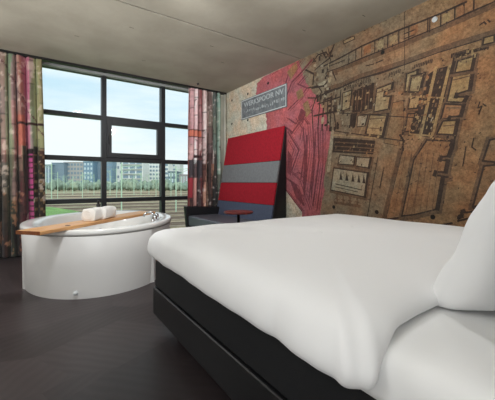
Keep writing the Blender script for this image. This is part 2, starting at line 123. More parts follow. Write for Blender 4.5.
    't1655 1543 1205 1447 1202 1461 1652 1557;j1515 2159 1575 1937 1520 1922 1460 2144;j1513 1974 1667 2011 1681 1955 1526 1918;j1628 1950 1589 2152 1645 2163 1684 1961;t1627 2145 1499 2139 1547 1961 1658 1987;'
    'i1633 2139 1494 2132 1493 2146 1632 2153;i1504 2146 1555 1957 1542 1953 1491 2142;i1540 1966 1662 1996 1665 1982 1543 1953;i1652 1981 1619 2149 1633 2152 1666 1983;i1510 2154 1565 1953 1536 1945 1481 2146;'
    't1594 1722 1568 1725 1572 1705 1597 1709;t1524 1915 1502 1917 1504 1899 1527 1904;j1632 1552 1608 1556 1611 1539 1634 1542;o1472 2097 1458 2097 1464 2067 1479 2071;t1581 1721 1565 1723 1569 1702 1585 1705;'
    'j1503 2113 1486 2114 1491 2090 1508 2094;t1477 1917 1461 1918 1470 1879 1486 1882;j1600 1662 1580 1665 1583 1647 1603 1650;j1491 1846 1472 1848 1479 1815 1498 1819;o1509 1997 1483 1999 1490 1964 1516 1970;'
    'j1547 1703 1534 1705 1540 1676 1553 1678;o1514 1861 1496 1863 1505 1821 1523 1824;j1532 1858 1509 1860 1512 1837 1536 1842;j1531 1913 1511 1915 1518 1880 1538 1885;j1542 1633 1514 1637 1522 1597 1549 1601;'
    'o1512 1727 1484 1731 1486 1711 1515 1716;t1506 1861 1480 1863 1486 1830 1512 1836;t1499 1851 1489 1852 1491 1839 1502 1841;j1617 1655 1591 1659 1597 1624 1624 1628;t1560 1679 1550 1680 1557 1646 1568 1648;'
    't1447 2018 1427 2019 1430 1998 1450 2003;j1589 1635 1560 1640 1566 1606 1595 1611;j1493 1920 1471 1921 1480 1879 1502 1884;j1532 1726 1519 1728 1522 1712 1535 1715;t1653 1577 1643 1579 1652 1544 1661 1545;'
    't1539 1870 1513 1873 1520 1837 1546 1842;j1562 1598 1539 1602 1545 1572 1568 1576;o1650 1605 1638 1607 1644 1580 1656 1581;j1530 1827 1513 1828 1521 1789 1538 1792;j1545 1994 1525 1995 1534 1954 1554 1959;'
    't1554 1679 1535 1681 1539 1660 1558 1663;t1575 1717 1552 1720 1559 1686 1582 1689;o1589 1792 1564 1795 1566 1777 1592 1782;t1569 1867 1555 1869 1563 1831 1577 1834;t1490 2078 1471 2078 1475 2056 1494 2061;'
    'j1499 1914 1481 1915 1490 1875 1508 1879;t1578 1530 1560 1533 1564 1510 1583 1513;o1553 1966 1530 1968 1536 1937 1559 1943;o1485 1920 1465 1922 1470 1894 1490 1899;j1539 1845 1516 1847 1524 1809 1547 1814;'
    'o1553 1874 1531 1876 1539 1838 1561 1843;o1530 1805 1520 1806 1525 1783 1535 1785;o1481 2110 1466 2110 1475 2071 1490 2076;t1545 1925 1524 1926 1529 1899 1550 1904;t1451 2016 1435 2017 1440 1994 1455 1998;'
    't1476 1690 1467 1691 1476 1653 1484 1655;t1424 1657 1412 1659 1419 1625 1431 1627;j1385 2023 1372 2024 1377 2001 1390 2004;j1408 1876 1390 1878 1394 1859 1411 1863;j1467 1500 1446 1504 1452 1475 1473 1477;'
    'g1385 1870 1376 1871 1380 1851 1390 1853;g1461 1719 1443 1722 1450 1691 1468 1694;j1434 1700 1416 1703 1421 1675 1440 1678;j1376 1779 1368 1780 1371 1765 1379 1766;t1460 1538 1446 1540 1454 1499 1469 1501;'
    't1449 1720 1431 1723 1440 1681 1458 1684;g1443 1590 1432 1592 1436 1569 1447 1571;t1433 1760 1424 1761 1430 1733 1439 1734;j1402 1817 1385 1819 1393 1777 1411 1781;j1452 1647 1432 1650 1435 1629 1456 1633;'
    'j1428 1814 1417 1815 1424 1785 1435 1787;g1432 1685 1417 1687 1421 1667 1436 1670;g1440 1669 1429 1671 1435 1645 1446 1647;j1398 1904 1385 1905 1393 1868 1406 1871;j1375 2032 1367 2033 1371 2014 1379 2016;'
    't1481 1608 1471 1609 1479 1576 1489 1578;j1438 1573 1419 1576 1428 1536 1446 1538;t1422 1852 1405 1854 1412 1823 1428 1826;t1366 1972 1353 1973 1357 1950 1370 1953;j1346 2057 1336 2058 1341 2036 1350 2039;'
    'j1116 2060 1146 1844 1080 1835 1050 2051;j1087 1902 1242 1884 1234 1818 1079 1836;j1236 1889 1260 1813 1196 1793 1172 1869;j1149 1847 1198 1756 1139 1725 1091 1816;j1122 1790 1313 1836 1329 1772 1138 1725;'
    'j1268 1765 1207 2058 1272 2071 1333 1779;t1250 2047 1091 2037 1114 1874 1217 1862 1225 1837 1137 1817 1161 1772 1300 1806;i1257 2040 1085 2029 1084 2045 1256 2056;i1098 2045 1123 1869 1107 1866 1082 2043;'
    'i1108 1883 1224 1870 1222 1854 1107 1867;i1222 1871 1234 1833 1219 1828 1207 1866;i1233 1830 1133 1807 1129 1823 1229 1846;i1141 1826 1171 1770 1156 1763 1127 1818;i1152 1778 1304 1816 1308 1800 1156 1763;'
    'i1294 1799 1240 2052 1256 2055 1309 1802;i1106 2054 1133 1862 1099 1858 1072 2049;i1229 1881 1246 1828 1212 1818 1196 1870;i1146 1837 1183 1768 1152 1751 1115 1821;j1182 1775 1218 1628 1154 1612 1117 1759;'
    'j1151 1677 1294 1687 1299 1621 1155 1610;j1288 1690 1320 1625 1260 1596 1228 1661;j1246 1663 1368 1683 1379 1618 1257 1597;j1321 1612 1273 1800 1338 1816 1386 1628;o1317 1791 1161 1749 1184 1654 1275 1660 1283 1643 1352 1655;'
    'i1326 1785 1156 1740 1152 1755 1321 1801;i1167 1757 1194 1649 1178 1645 1151 1754;i1177 1661 1281 1669 1282 1653 1179 1645;i1279 1669 1293 1641 1279 1634 1265 1662;i1276 1650 1357 1663 1360 1648 1278 1634;'
    'i1346 1646 1308 1795 1324 1799 1362 1650;i1174 1767 1205 1644 1171 1636 1140 1759;i1284 1680 1305 1638 1274 1623 1253 1665;j1232 1645 1266 1458 1200 1446 1166 1633;j1196 1506 1402 1544 1415 1479 1208 1440;'
    'j1363 1469 1288 1635 1349 1662 1424 1496;t1335 1632 1209 1621 1233 1486 1388 1515;i1342 1625 1203 1612 1201 1628 1340 1641;i1215 1629 1242 1481 1226 1478 1200 1626;i1225 1493 1393 1524 1396 1508 1228 1477;'
    'i1383 1506 1325 1635 1339 1642 1398 1513;i1223 1638 1253 1475 1218 1469 1189 1632;j1278 1459 1295 1334 1219 1325 1203 1449;j1279 1401 1324 1270 1252 1246 1207 1376;j1250 1327 1380 1318 1375 1242 1245 1251;'
    'j1374 1322 1401 1236 1329 1213 1302 1300;j1319 1276 1346 1113 1271 1101 1244 1264;j1272 1174 1421 1178 1423 1102 1274 1098;j1419 1180 1446 1093 1373 1070 1346 1157;j1265 1133 1367 1111 1351 1037 1249 1059;'
    'j1362 1117 1420 757 1345 745 1287 1104;j1361 827 1632 735 1607 663 1337 755;j1569 753 1763 712 1748 638 1553 678;j1695 644 1557 1289 1632 1305 1769 659;j1586 1221 1426 1463 1489 1505 1649 1263;'
    'b1480 1467 1250 1432 1258 1368 1283 1295 1352 1290 1361 1262 1292 1248 1309 1145 1397 1147 1406 1118 1292 1097 1335 1088 1383 789 1597 717 1732 689 1607 1276;i1487 1460 1245 1423 1242 1439 1485 1476;'
    'i1257 1439 1267 1362 1251 1360 1241 1437;i1263 1376 1293 1291 1278 1286 1248 1371;i1277 1303 1359 1297 1358 1281 1276 1287;i1358 1298 1371 1258 1355 1253 1343 1294;i1369 1255 1287 1239 1284 1255 1366 1271;'
    'i1298 1256 1318 1140 1302 1137 1283 1253;i1302 1153 1403 1155 1403 1139 1303 1137;i1403 1156 1415 1114 1400 1110 1387 1151;i1414 1111 1287 1088 1284 1104 1411 1127;i1287 1106 1343 1095 1339 1079 1284 1091;'
    'i1342 1096 1392 784 1376 781 1326 1093;i1380 798 1605 722 1600 707 1375 783;i1592 726 1740 696 1737 680 1589 710;i1726 681 1598 1281 1613 1284 1741 685;i1604 1266 1470 1468 1483 1477 1617 1275;'
    'i1267 1451 1280 1354 1240 1349 1228 1445;i1272 1389 1307 1286 1269 1273 1234 1376;i1367 1311 1385 1252 1347 1240 1328 1299;i1309 1267 1331 1132 1292 1126 1269 1261;i1411 1168 1430 1109 1392 1097 1373 1156;'
    'i1352 1107 1406 776 1366 770 1312 1101;j1226 2127 1048 2129 1049 2186 1227 2184;j1095 2185 1126 2023 1070 2012 1039 2174;j1069 2066 1248 2083 1253 2026 1074 2010;j1206 2023 1171 2171 1226 2184 1261 2037;'
    't1209 2164 1076 2166 1099 2048 1233 2061;i1214 2157 1070 2159 1070 2173 1214 2171;i1082 2172 1107 2044 1093 2042 1068 2170;i1092 2055 1238 2069 1239 2055 1094 2041;i1228 2054 1200 2168 1214 2171 1241 2057;'
    'i1088 2180 1116 2040 1086 2034 1059 2175;i1246 2215 1275 2059 1245 2054 1216 2209;j947 2302 947 2212 909 2212 909 2302;j912 2245 1027 2253 1029 2215 915 2207;j996 2215 985 2304 1023 2308 1034 2220;'
    't1010 2299 933 2295 933 2236 1017 2241;i1015 2294 928 2289 927 2301 1014 2306;i939 2300 939 2231 927 2231 927 2300;i927 2241 1022 2248 1022 2236 928 2229;i1012 2236 1003 2303 1015 2305 1024 2237;'
    'i943 2303 943 2228 923 2228 923 2303;j933 1442 933 862 857 862 857 1442;j880 939 1128 846 1102 775 853 868;j1056 783 962 1203 1036 1220 1130 799;j893 1245 1037 1268 1049 1193 904 1170;'
    'j984 1186 918 1421 991 1442 1058 1206;b967 1410 899 1419 899 899 1091 828 1010 1189 933 1194 933 1219 1017 1233;i973 1401 891 1412 893 1427 975 1417;i907 1425 907 893 891 893 891 1425;'
    'i895 909 1100 833 1094 818 890 894;i1085 820 1001 1193 1016 1197 1100 823;i1016 1180 926 1186 927 1202 1017 1196;i925 1188 925 1226 941 1226 941 1188;i925 1226 1022 1242 1025 1226 928 1210;'
    'i1011 1224 958 1414 973 1418 1027 1229;i919 1435 919 883 879 883 879 1435;i1087 806 886 901 895 921 1096 825;i1013 885 891 928 896 941 1017 899;i996 765 890 847 899 858 1004 776;i1189 757 1046 789 1049 804 1192 773;'
    'i1057 785 890 843 895 859 1062 800;i1212 681 987 768 993 783 1217 696;i999 764 890 802 895 817 1004 779;i1194 769 1173 722 1159 729 1180 776;i1163 740 1216 735 1214 719 1161 724;i1041 690 890 761 896 775 1048 704;'
    'i1117 628 890 709 895 725 1123 643;i1356 628 1249 661 1254 677 1361 643;i1207 700 1175 719 1185 736 1217 717;i957 699 922 717 931 734 966 716;i1022 772 982 789 990 807 1030 790;i1134 646 1092 665 1100 683 1143 665;'
    'i980 648 946 667 955 685 990 666;i993 688 952 706 960 725 1001 707;i1183 761 1141 778 1148 797 1190 780;i957 776 924 794 933 812 966 794;i1066 748 1023 765 1030 784 1073 766;i992 706 959 725 968 742 1001 724;'
    'i1077 760 1043 778 1053 796 1086 778;i1101 672 1059 690 1067 709 1109 691;i1204 730 1157 747 1164 766 1211 748;i1181 774 1146 792 1155 810 1190 792;i987 703 950 721 958 739 995 721;'
    'i1069 684 1035 702 1045 720 1079 701;i1043 1756 1060 1698 1050 1696 1033 1753;i1056 1695 1019 1709 1022 1718 1059 1704;i1028 1718 1052 1644 1043 1641 1018 1715;i1023 1728 996 1700 989 1707 1016 1735;'
    'i1088 1445 1104 1359 1095 1357 1078 1443;i1105 1361 1069 1326 1062 1333 1098 1368;i1941 1212 1991 979 1979 976 1929 1210;i1665 1158 1653 1065 1641 1067 1653 1160;i1149 1371 1174 1192 1164 1191 1139 1370;'
    'i2490 1943 2464 1945 2472 1904 2498 1902;j2233 1928 2221 1929 2227 1896 2239 1895;i2341 2146 2320 2147 2327 2112 2347 2111;j2270 1895 2247 1896 2255 1853 2278 1851;i2473 2230 2437 2230 2443 2197 2479 2197;'
    'i2097 2112 2073 2113 2079 2083 2103 2082;i2160 1957 2133 1959 2137 1936 2164 1934;t2264 2078 2244 2079 2251 2040 2271 2039;i2333 2224 2319 2224 2325 2192 2339 2192;i2302 2142 2272 2143 2275 2122 2305 2122;'
    'j2375 1909 2360 1910 2365 1887 2379 1886;g2449 2166 2428 2166 2435 2131 2455 2131;i2143 2081 2131 2081 2133 2070 2145 2070;i2167 1915 2149 1916 2151 1906 2168 1905;i2242 1887 2215 1889 2217 1876 2244 1874;'
    'g2373 1987 2358 1987 2361 1969 2377 1968;t2171 1944 2142 1946 2149 1908 2178 1906;t2307 2084 2291 2085 2298 2045 2314 2044;g2030 2170 2014 2170 2018 2147 2034 2147;i2276 1925 2260 1926 2264 1906 2279 1905;'
    't2371 1965 2357 1966 2362 1938 2377 1937;j2335 2190 2317 2190 2320 2175 2338 2175;i2391 1942 2381 1943 2384 1930 2393 1929;t2243 2056 2220 2056 2223 2037 2247 2036;i2233 2234 2210 2234 2212 2218 2236 2218;'
    'i2017 2229 2000 2229 2002 2217 2019 2217;i2447 1981 2430 1982 2432 1973 2449 1972;g2060 1954 2048 1955 2053 1922 2065 1921;i2323 1912 2314 1912 2318 1891 2327 1890;i2080 2098 2070 2098 2076 2062 2086 2062;'
    't2358 1948 2347 1948 2349 1937 2360 1937;i2313 1992 2300 1992 2303 1973 2317 1973;i2102 2032 2074 2033 2078 2008 2106 2006;i2106 2075 2088 2076 2092 2051 2111 2050;t2151 2102 2120 2103 2123 2085 2154 2084;'
    'i2252 2218 2234 2218 2239 2190 2257 2189;j2115 2201 2088 2201 2093 2175 2120 2175;t2102 2017 2084 2017 2087 2000 2105 1999;j2227 2169 2213 2169 2214 2160 2228 2159;j2403 2055 2375 2056 2377 2045 2405 2044;'
    'i2215 1976 2203 1976 2209 1939 2222 1938;i2451 2073 2418 2074 2422 2051 2455 2049;j2396 2138 2384 2139 2391 2100 2403 2100;i2169 2189 2144 2189 2151 2151 2176 2151;i2230 2036 2198 2037 2201 2022 2233 2021;'
    'g2100 2020 2084 2021 2090 1983 2107 1982;g2517 1853 2486 1855 2489 1837 2520 1834;j1982 1676 1972 1677 1978 1643 1988 1641;i2397 1754 2373 1756 2380 1719 2404 1717;t2007 1572 1988 1575 1990 1563 2009 1560;'
    'i2173 1644 2144 1648 2149 1621 2178 1617;i2342 1751 2314 1754 2322 1711 2350 1707;j2106 1789 2089 1791 2093 1770 2110 1768;i1967 1751 1957 1753 1961 1733 1970 1732;g2498 1818 2476 1820 2484 1777 2506 1775;'
    't2053 1792 2033 1794 2035 1782 2056 1780;j1978 1643 1954 1646 1958 1622 1982 1618;t2015 1577 1988 1581 1993 1550 2020 1546;t2249 1661 2225 1664 2231 1629 2255 1626;j2076 1662 2066 1664 2070 1641 2080 1639;'
    't2200 1679 2169 1683 2171 1674 2201 1670;t2018 1691 1995 1694 1998 1674 2021 1671;t2120 1612 2094 1616 2099 1586 2125 1582;t2227 1699 2195 1703 2201 1666 2234 1662;j2197 1827 2169 1829 2170 1819 2198 1816;'
    't2387 1669 2361 1672 2366 1645 2392 1642;i2216 1747 2185 1750 2189 1727 2220 1723;i2431 1894 2417 1895 2421 1875 2435 1874;j2468 1762 2436 1765 2440 1746 2472 1742;i1983 1668 1962 1671 1968 1632 1989 1629;'
    'j2181 1800 2172 1801 2173 1793 2182 1792;j2434 1657 2407 1660 2413 1623 2441 1619;j2550 1571 2536 1573 2539 1558 2553 1556;j2340 1494 2320 1498 2324 1478 2344 1474;j2253 1515 2242 1517 2244 1506 2255 1504;'
    'j2583 1507 2559 1511 2560 1503 2585 1500;j2605 1506 2581 1509 2586 1481 2610 1477;b2105 1426 2088 1429 2092 1409 2109 1406;j2339 1498 2314 1501 2320 1469 2345 1465;t2479 1443 2470 1445 2472 1435 2481 1433;'
    'b2146 1417 2126 1421 2127 1415 2147 1411;j2441 1453 2430 1454 2432 1443 2443 1441;j2349 1453 2342 1454 2348 1421 2355 1420;j2384 1475 2369 1477 2374 1450 2389 1448;t2091 1490 2082 1492 2087 1463 2096 1461;'
    't2336 1485 2312 1489 2316 1470 2339 1466;j2544 1515 2532 1517 2533 1508 2545 1506;j2143 1500 2128 1502 2131 1483 2147 1480;b2415 1446 2390 1450 2392 1435 2418 1430;j2251 1440 2232 1444 2235 1430 2253 1427;'
    'b2475 1539 2457 1542 2458 1533 2477 1530;j2291 1490 2271 1494 2275 1469 2295 1465;b2157 1508 2147 1509 2149 1496 2159 1494;j2278 1528 2269 1529 2274 1500 2283 1499;b2156 1403 2137 1407 2141 1378 2161 1374;'
    'j2623 1558 2610 1560 2614 1537 2628 1535;j1559 2171 1536 2171 1537 2160 1560 2160;o1955 2091 1937 2092 1942 2061 1960 2060;j1866 2232 1847 2232 1849 2217 1869 2217;t1902 2061 1888 2061 1893 2029 1908 2028;'
    'j1940 2208 1920 2208 1923 2188 1944 2188;j1788 2134 1772 2134 1778 2095 1794 2094;i1728 2212 1712 2212 1715 2198 1730 2198;o1612 2230 1603 2230 1607 2203 1616 2203;j1665 2023 1653 2024 1656 2001 1669 2000;'
    'i1735 2000 1717 2001 1721 1976 1739 1975;j1776 2206 1765 2206 1768 2190 1779 2189;j1572 2026 1554 2027 1559 1990 1578 1989;o1735 2002 1724 2002 1727 1986 1738 1985;j1957 2096 1942 2096 1949 2056 1964 2055;'
    'j1737 2096 1719 2097 1723 2073 1741 2072;j1830 2154 1816 2155 1817 2146 1832 2146;j1625 2235 1602 2235 1606 2209 1630 2209;j1542 2121 1519 2121 1521 2108 1544 2107;j1723 2171 1704 2171 1706 2162 1724 2161;'
    'j1675 2190 1667 2190 1669 2182 1676 2181;j1650 2004 1638 2005 1640 1993 1651 1993;i1854 2208 1831 2208 1832 2200 1855 2200;o1915 2048 1891 2049 1896 2019 1920 2018;j1609 2126 1592 2127 1595 2111 1611 2110;'
    'o1749 2020 1727 2021 1728 2013 1751 2012;o1849 2175 1823 2175 1827 2153 1853 2153;j1879 2069 1856 2070 1858 2063 1880 2062;t1759 2201 1746 2201 1749 2183 1762 2183;j1834 2189 1825 2189 1829 2161 1838 2161;'
    'j1812 2100 1803 2100 1806 2084 1815 2084;o1766 2014 1745 2015 1749 1989 1770 1988;i1737 1989 1721 1990 1723 1974 1739 1973;o1776 2173 1767 2173 1769 2156 1779 2156;o1748 2148 1733 2148 1738 2116 1753 2116;'
    't1701 1633 1684 1636 1686 1622 1703 1620;i1591 1855 1584 1856 1585 1848 1592 1847;o1571 1738 1563 1739 1565 1724 1574 1723;j1589 1672 1569 1674 1571 1661 1591 1659;j1679 1676 1670 1678 1671 1670 1680 1669;'
    't1646 1613 1638 1614 1640 1599 1649 1598;t1634 1590 1624 1592 1627 1575 1637 1573;t1588 1751 1580 1752 1583 1732 1591 1731;i1714 1827 1690 1829 1695 1799 1719 1796;o1700 1779 1686 1781 1689 1758 1704 1756;'
    't1646 1968 1630 1969 1635 1941 1650 1940;i1607 1836 1599 1836 1603 1812 1611 1811;t1624 1581 1600 1585 1603 1569 1627 1565;t1600 1967 1581 1969 1582 1961 1601 1960;t1675 1625 1666 1626 1667 1617 1676 1616;'
    'o1698 1755 1690 1756 1695 1726 1703 1725;i1625 1682 1608 1684 1611 1665 1628 1663;i1728 1577 1707 1580 1711 1549 1733 1545;i1717 1915 1699 1916 1702 1899 1720 1898;t1640 1945 1622 1946 1627 1913 1645 1911;'
    'i1726 1601 1706 1604 1708 1594 1728 1591;t1638 1667 1614 1671 1615 1663 1639 1660;o1631 1832 1624 1833 1626 1820 1633 1819;j1644 1752 1626 1754 1629 1736 1647 1733;j1569 1957 1552 1959 1553 1952 1570 1951;'
    'j1585 1614 1573 1616 1579 1580 1590 1578;t1130 2233 1119 2233 1122 2211 1133 2211;j1047 2223 1037 2223 1041 2194 1051 2194;t1196 2157 1181 2157 1185 2134 1199 2134;i1176 2229 1167 2228 1171 2200 1180 2200;'
    'i1186 2150 1177 2150 1178 2143 1187 2142;b1142 2143 1132 2143 1135 2119 1145 2118;b1139 2241 1131 2241 1134 2214 1143 2214;t1189 2202 1178 2202 1180 2189 1191 2189;j1099 2180 1089 2180 1093 2156 1102 2156;'
    'j1240 2220 1221 2220 1224 2200 1243 2200;i1331 2160 1317 2160 1318 2152 1332 2152;j1377 2150 1369 2150 1374 2115 1382 2115;t1308 2217 1297 2217 1301 2191 1312 2191;t1151 2203 1136 2203 1136 2197 1152 2197;'
    'b1143 2194 1131 2194 1134 2176 1146 2176;t1101 2207 1084 2207 1088 2178 1105 2178;i1339 2218 1327 2218 1329 2200 1342 2200;j1154 2164 1140 2164 1141 2156 1155 2156;j1192 2181 1178 2181 1182 2149 1196 2149;'
    't1096 2237 1081 2237 1082 2227 1097 2227;b1352 2223 1346 2223 1349 2205 1355 2205;b1318 2203 1307 2203 1308 2195 1320 2195;i1052 2211 1047 2211 1049 2199 1054 2199;j1354 2133 1334 2133 1337 2109 1357 2108;'
    'j1354 2241 1338 2241 1340 2223 1356 2223;j1250 2231 1235 2231 1237 2216 1253 2216;t1101 2225 1087 2225 1090 2200 1105 2200;i1211 2236 1205 2236 1210 2204 1216 2204;t1080 2181 1066 2181 1070 2150 1084 2149;'
    'b1386 2232 1377 2232 1381 2202 1391 2202;i1276 2126 1271 2126 1275 2102 1280 2102;t1342 2252 1322 2252 1324 2238 1344 2238;j1233 2202 1222 2202 1226 2172 1237 2172;j1146 2145 1135 2145 1137 2128 1148 2128;'
    'j1444 1483 1429 1486 1432 1458 1448 1455;j1673 1429 1663 1431 1667 1406 1677 1403;i1537 1445 1526 1448 1531 1410 1543 1408;j1612 1481 1599 1484 1600 1476 1614 1473;i1280 1408 1270 1410 1273 1385 1283 1383;'
    'i1427 1496 1411 1499 1413 1486 1429 1483;t1565 1469 1548 1473 1549 1464 1566 1460;i1301 1484 1284 1488 1289 1456 1306 1452;i1289 1483 1281 1485 1284 1459 1293 1457;t1370 1469 1354 1472 1357 1453 1373 1449;'
    'i1305 1454 1287 1458 1289 1438 1308 1434;j1301 1459 1290 1461 1293 1438 1304 1436;t1425 1520 1414 1522 1416 1512 1426 1510;i1357 1412 1348 1414 1351 1395 1360 1392;i1627 1499 1615 1501 1617 1485 1630 1482;'
    't1235 1482 1227 1484 1229 1466 1238 1464;i1392 1490 1371 1494 1372 1487 1393 1483;i1430 1466 1409 1470 1413 1446 1434 1442;i1237 1478 1221 1482 1225 1450 1242 1447;j1329 1461 1309 1466 1311 1446 1332 1441;'
    'o2338 2589 2324 2588 2326 2580 2340 2581;j2077 2559 2064 2558 2067 2544 2080 2545;j2161 2568 2141 2566 2144 2550 2164 2551;i2109 2608 2093 2607 2095 2598 2111 2599;i1756 2545 1745 2544 1747 2532 1758 2533;'
    'j2010 2617 2004 2616 2006 2602 2013 2603;j2294 2587 2279 2586 2284 2560 2299 2561;j2478 2568 2456 2567 2458 2556 2480 2558;o2063 2597 2049 2596 2051 2586 2065 2587;i2194 2608 2184 2607 2186 2596 2196 2597;'
    'j1936 2597 1921 2596 1925 2573 1940 2574;j1878 2549 1861 2548 1863 2534 1880 2536;o2074 2602 2056 2601 2060 2577 2078 2579;i2504 2579 2492 2579 2496 2557 2508 2558;j2561 2576 2549 2575 2551 2561 2564 2562;'
    'o1846 2582 1837 2581 1840 2563 1849 2564;i2398 2579 2385 2578 2390 2552 2403 2553;i1800 2580 1791 2580 1794 2563 1803 2564;i2594 1364 2578 1367 2580 1354 2596 1351;i2345 1309 2336 1311 2341 1287 2349 1286;'
    'i2222 1267 2210 1270 2214 1245 2227 1243;j2193 1358 2185 1360 2187 1343 2196 1341;i2608 1285 2587 1289 2588 1282 2609 1278;j2216 1330 2202 1333 2204 1323 2217 1321;j2255 1358 2245 1360 2249 1337 2259 1335;'
    'j2327 1330 2313 1333 2317 1314 2331 1311;i2372 1328 2355 1332 2359 1310 2376 1307;j2533 1379 2519 1381 2520 1375 2535 1373;i2525 1320 2511 1322 2514 1304 2528 1302;i2102 1293 2094 1295 2097 1275 2106 1273;'
    'j2555 1276 2545 1278 2549 1255 2560 1253;j2297 1263 2289 1265 2294 1239 2302 1237;j1726 1442 1711 1445 1713 1436 1727 1433;i1753 1406 1736 1410 1738 1395 1755 1392;t1711 1459 1697 1462 1699 1453 1712 1451;'
    'j1699 1458 1676 1462 1679 1443 1702 1439;t1720 1385 1697 1390 1699 1376 1722 1370;i1734 1379 1719 1382 1725 1343 1740 1339;j1767 1383 1747 1387 1749 1372 1770 1368;i1728 1410 1705 1415 1711 1376 1734 1371;'
    't1777 1447 1765 1449 1769 1420 1781 1418;j1783 1495 1759 1499 1763 1475 1787 1470;j2025 2057 1884 2071 1885 2083 2026 2069;j1246 1992 1109 1993 1109 2005 1246 2004;j1306 1745 1181 1720 1179 1732 1304 1757;'
    'j1331 1578 1229 1572 1228 1584 1331 1590;j1653 2125 1523 2121 1523 2133 1652 2137;j2479 2115 2380 2120 2380 2132 2479 2127;j2089 1773 1932 1758 1931 1770 2088 1785;j2116 1673 1969 1640 1966 1652 2113 1685;'
    'j1756 1373 1892 695 1886 694 1750 1372;j1692 1368 1824 701 1818 700 1686 1367;j1630 1363 1757 707 1751 706 1624 1362;j1569 1358 1693 712 1687 711 1563 1357;j1511 1353 1631 718 1625 716 1505 1352;'
    'j1530 1345 1610 729 1604 729 1524 1344;j1473 1340 1550 734 1545 734 1467 1339;j1418 1336 1493 739 1487 738 1412 1335;j1364 1332 1437 744 1431 743 1358 1331;i2308 1541 2280 1545 2282 1553 2309 1549;'
    'j1378 1789 1357 1792 1358 1800 1379 1797;i1316 1375 1294 1380 1296 1388 1317 1383;j2445 939 2452 915 2444 913 2437 937;j1879 1857 1884 1840 1876 1837 1872 1855;i2144 1106 2152 1080 2144 1078 2137 1104;'
    'j1542 2178 1548 2156 1540 2154 1534 2176;j2011 992 1987 999 1989 1007 2013 1000;j1438 1869 1414 1872 1415 1880 1438 1877;i1751 982 1754 969 1747 967 1743 980;j1353 1851 1359 1825 1351 1823 1345 1849;'
    'i1458 1146 1435 1153 1438 1161 1460 1154;i1043 1259 1047 1244 1039 1242 1036 1258;i1463 1838 1443 1840 1443 1848 1464 1846;j1532 1615 1538 1592 1530 1590 1524 1613;j1065 1176 1053 1180 1056 1187 1067 1184;'
    'i1045 1952 1027 1954 1028 1962 1045 1960;j1760 978 1746 983 1748 990 1763 986;i1274 1075 1260 1080 1262 1088 1277 1083;i1009 1165 1012 1152 1004 1150 1001 1164;j1910 2261 1914 2246 1906 2244 1902 2258;'
    'i1252 1415 1233 1420 1234 1427 1254 1423;i1822 1131 1799 1137 1801 1145 1824 1138;j1549 1840 1554 1818 1546 1816 1541 1838;i1597 1316 1604 1288 1596 1286 1589 1314;i1565 1478 1544 1482 1546 1490 1567 1486;'
    'i2045 1252 2020 1258 2022 1266 2047 1260;i1073 1754 1076 1740 1069 1739 1066 1752;i1593 1958 1599 1933 1591 1931 1585 1956;j2259 1550 2224 1555 2225 1563 2261 1558;i2081 1948 2054 1950 2054 1958 2082 1956;'
    'i1079 1127 1065 1131 1068 1139 1082 1134;i2046 2015 2021 2016 2021 2024 2047 2023;j1105 1216 1089 1221 1091 1229 1107 1224;j1607 856 1612 835 1605 834 1600 854;i1828 2023 1805 2024 1805 2032 1828 2031;'
    'j2093 1982 2061 1984 2061 1992 2093 1990;i2164 1949 2143 1951 2144 1959 2165 1957;j1846 2140 1853 2116 1846 2114 1839 2138;j2238 1205 2245 1179 2237 1177 2230 1203;j1655 1405 1633 1409 1635 1417 1656 1412;'
    'j1593 1941 1597 1925 1589 1923 1585 1939;i962 1052 943 1059 946 1066 964 1059;i1876 2226 1883 2199 1875 2197 1868 2223;j1947 2087 1952 2069 1944 2067 1939 2085;i2550 1976 2530 1977 2530 1985 2551 1984;'
    'i2051 895 2027 902 2029 910 2053 902;j1928 2036 1934 2014 1926 2012 1920 2034;j1170 1899 1151 1900 1152 1908 1170 1907;i1203 1000 1206 988 1198 986 1196 999;j1252 1103 1257 1078 1249 1076 1244 1102;'
    'j1942 1203 1946 1187 1938 1185 1934 1201;i2228 2380 2236 2351 2229 2348 2220 2377;i2064 1067 2068 1053 2060 1051 2056 1065;i2137 842 2114 849 2117 857 2139 850;j2393 809 2367 817 2370 825 2395 817;'
    'j1215 1349 1203 1352 1205 1360 1217 1357;i2109 864 2117 836 2110 834 2102 862;j1217 1899 1223 1875 1215 1873 1209 1897;i1111 877 1094 884 1097 891 1114 885;i2236 2213 2241 2198 2234 2196 2229 2211;'
    'i1684 1103 1658 1111 1661 1118 1686 1111;j1545 1970 1548 1956 1541 1954 1537 1968;i1234 1199 1214 1205 1216 1213 1236 1207;i2415 1896 2423 1869 2416 1866 2407 1894;j2140 2269 2144 2253 2137 2251 2132 2266;'
    'j1931 871 1937 850 1929 848 1924 869;j1761 2089 1748 2089 1748 2097 1761 2097;j1074 1445 1079 1424 1071 1423 1066 1443;i2417 1758 2425 1732 2417 1729 2409 1755;j1127 1476 1132 1455 1124 1453 1119 1475;'
    'i1256 1792 1234 1795 1235 1803 1257 1800;i1802 1975 1789 1976 1789 1984 1802 1983;i2146 1687 2131 1689 2132 1697 2147 1695;i1273 2035 1277 2022 1269 2020 1266 2033;i2544 1631 2551 1608 2544 1605 2536 1629;'
    'i2381 2148 2390 2121 2383 2118 2374 2146;i1590 1052 1570 1059 1572 1066 1592 1060;i1792 923 1764 932 1766 940 1794 931;i2317 1103 2297 1108 2299 1116 2319 1111;i1159 1611 1142 1614 1144 1622 1160 1619;'
    'i2147 2249 2156 2220 2148 2218 2139 2246;j1078 1476 1066 1479 1068 1487 1080 1484;i1454 1539 1430 1544 1431 1551 1456 1547;j1747 2063 1751 2049 1743 2047 1739 2061;i1330 1019 1309 1026 1311 1034 1332 1026;'
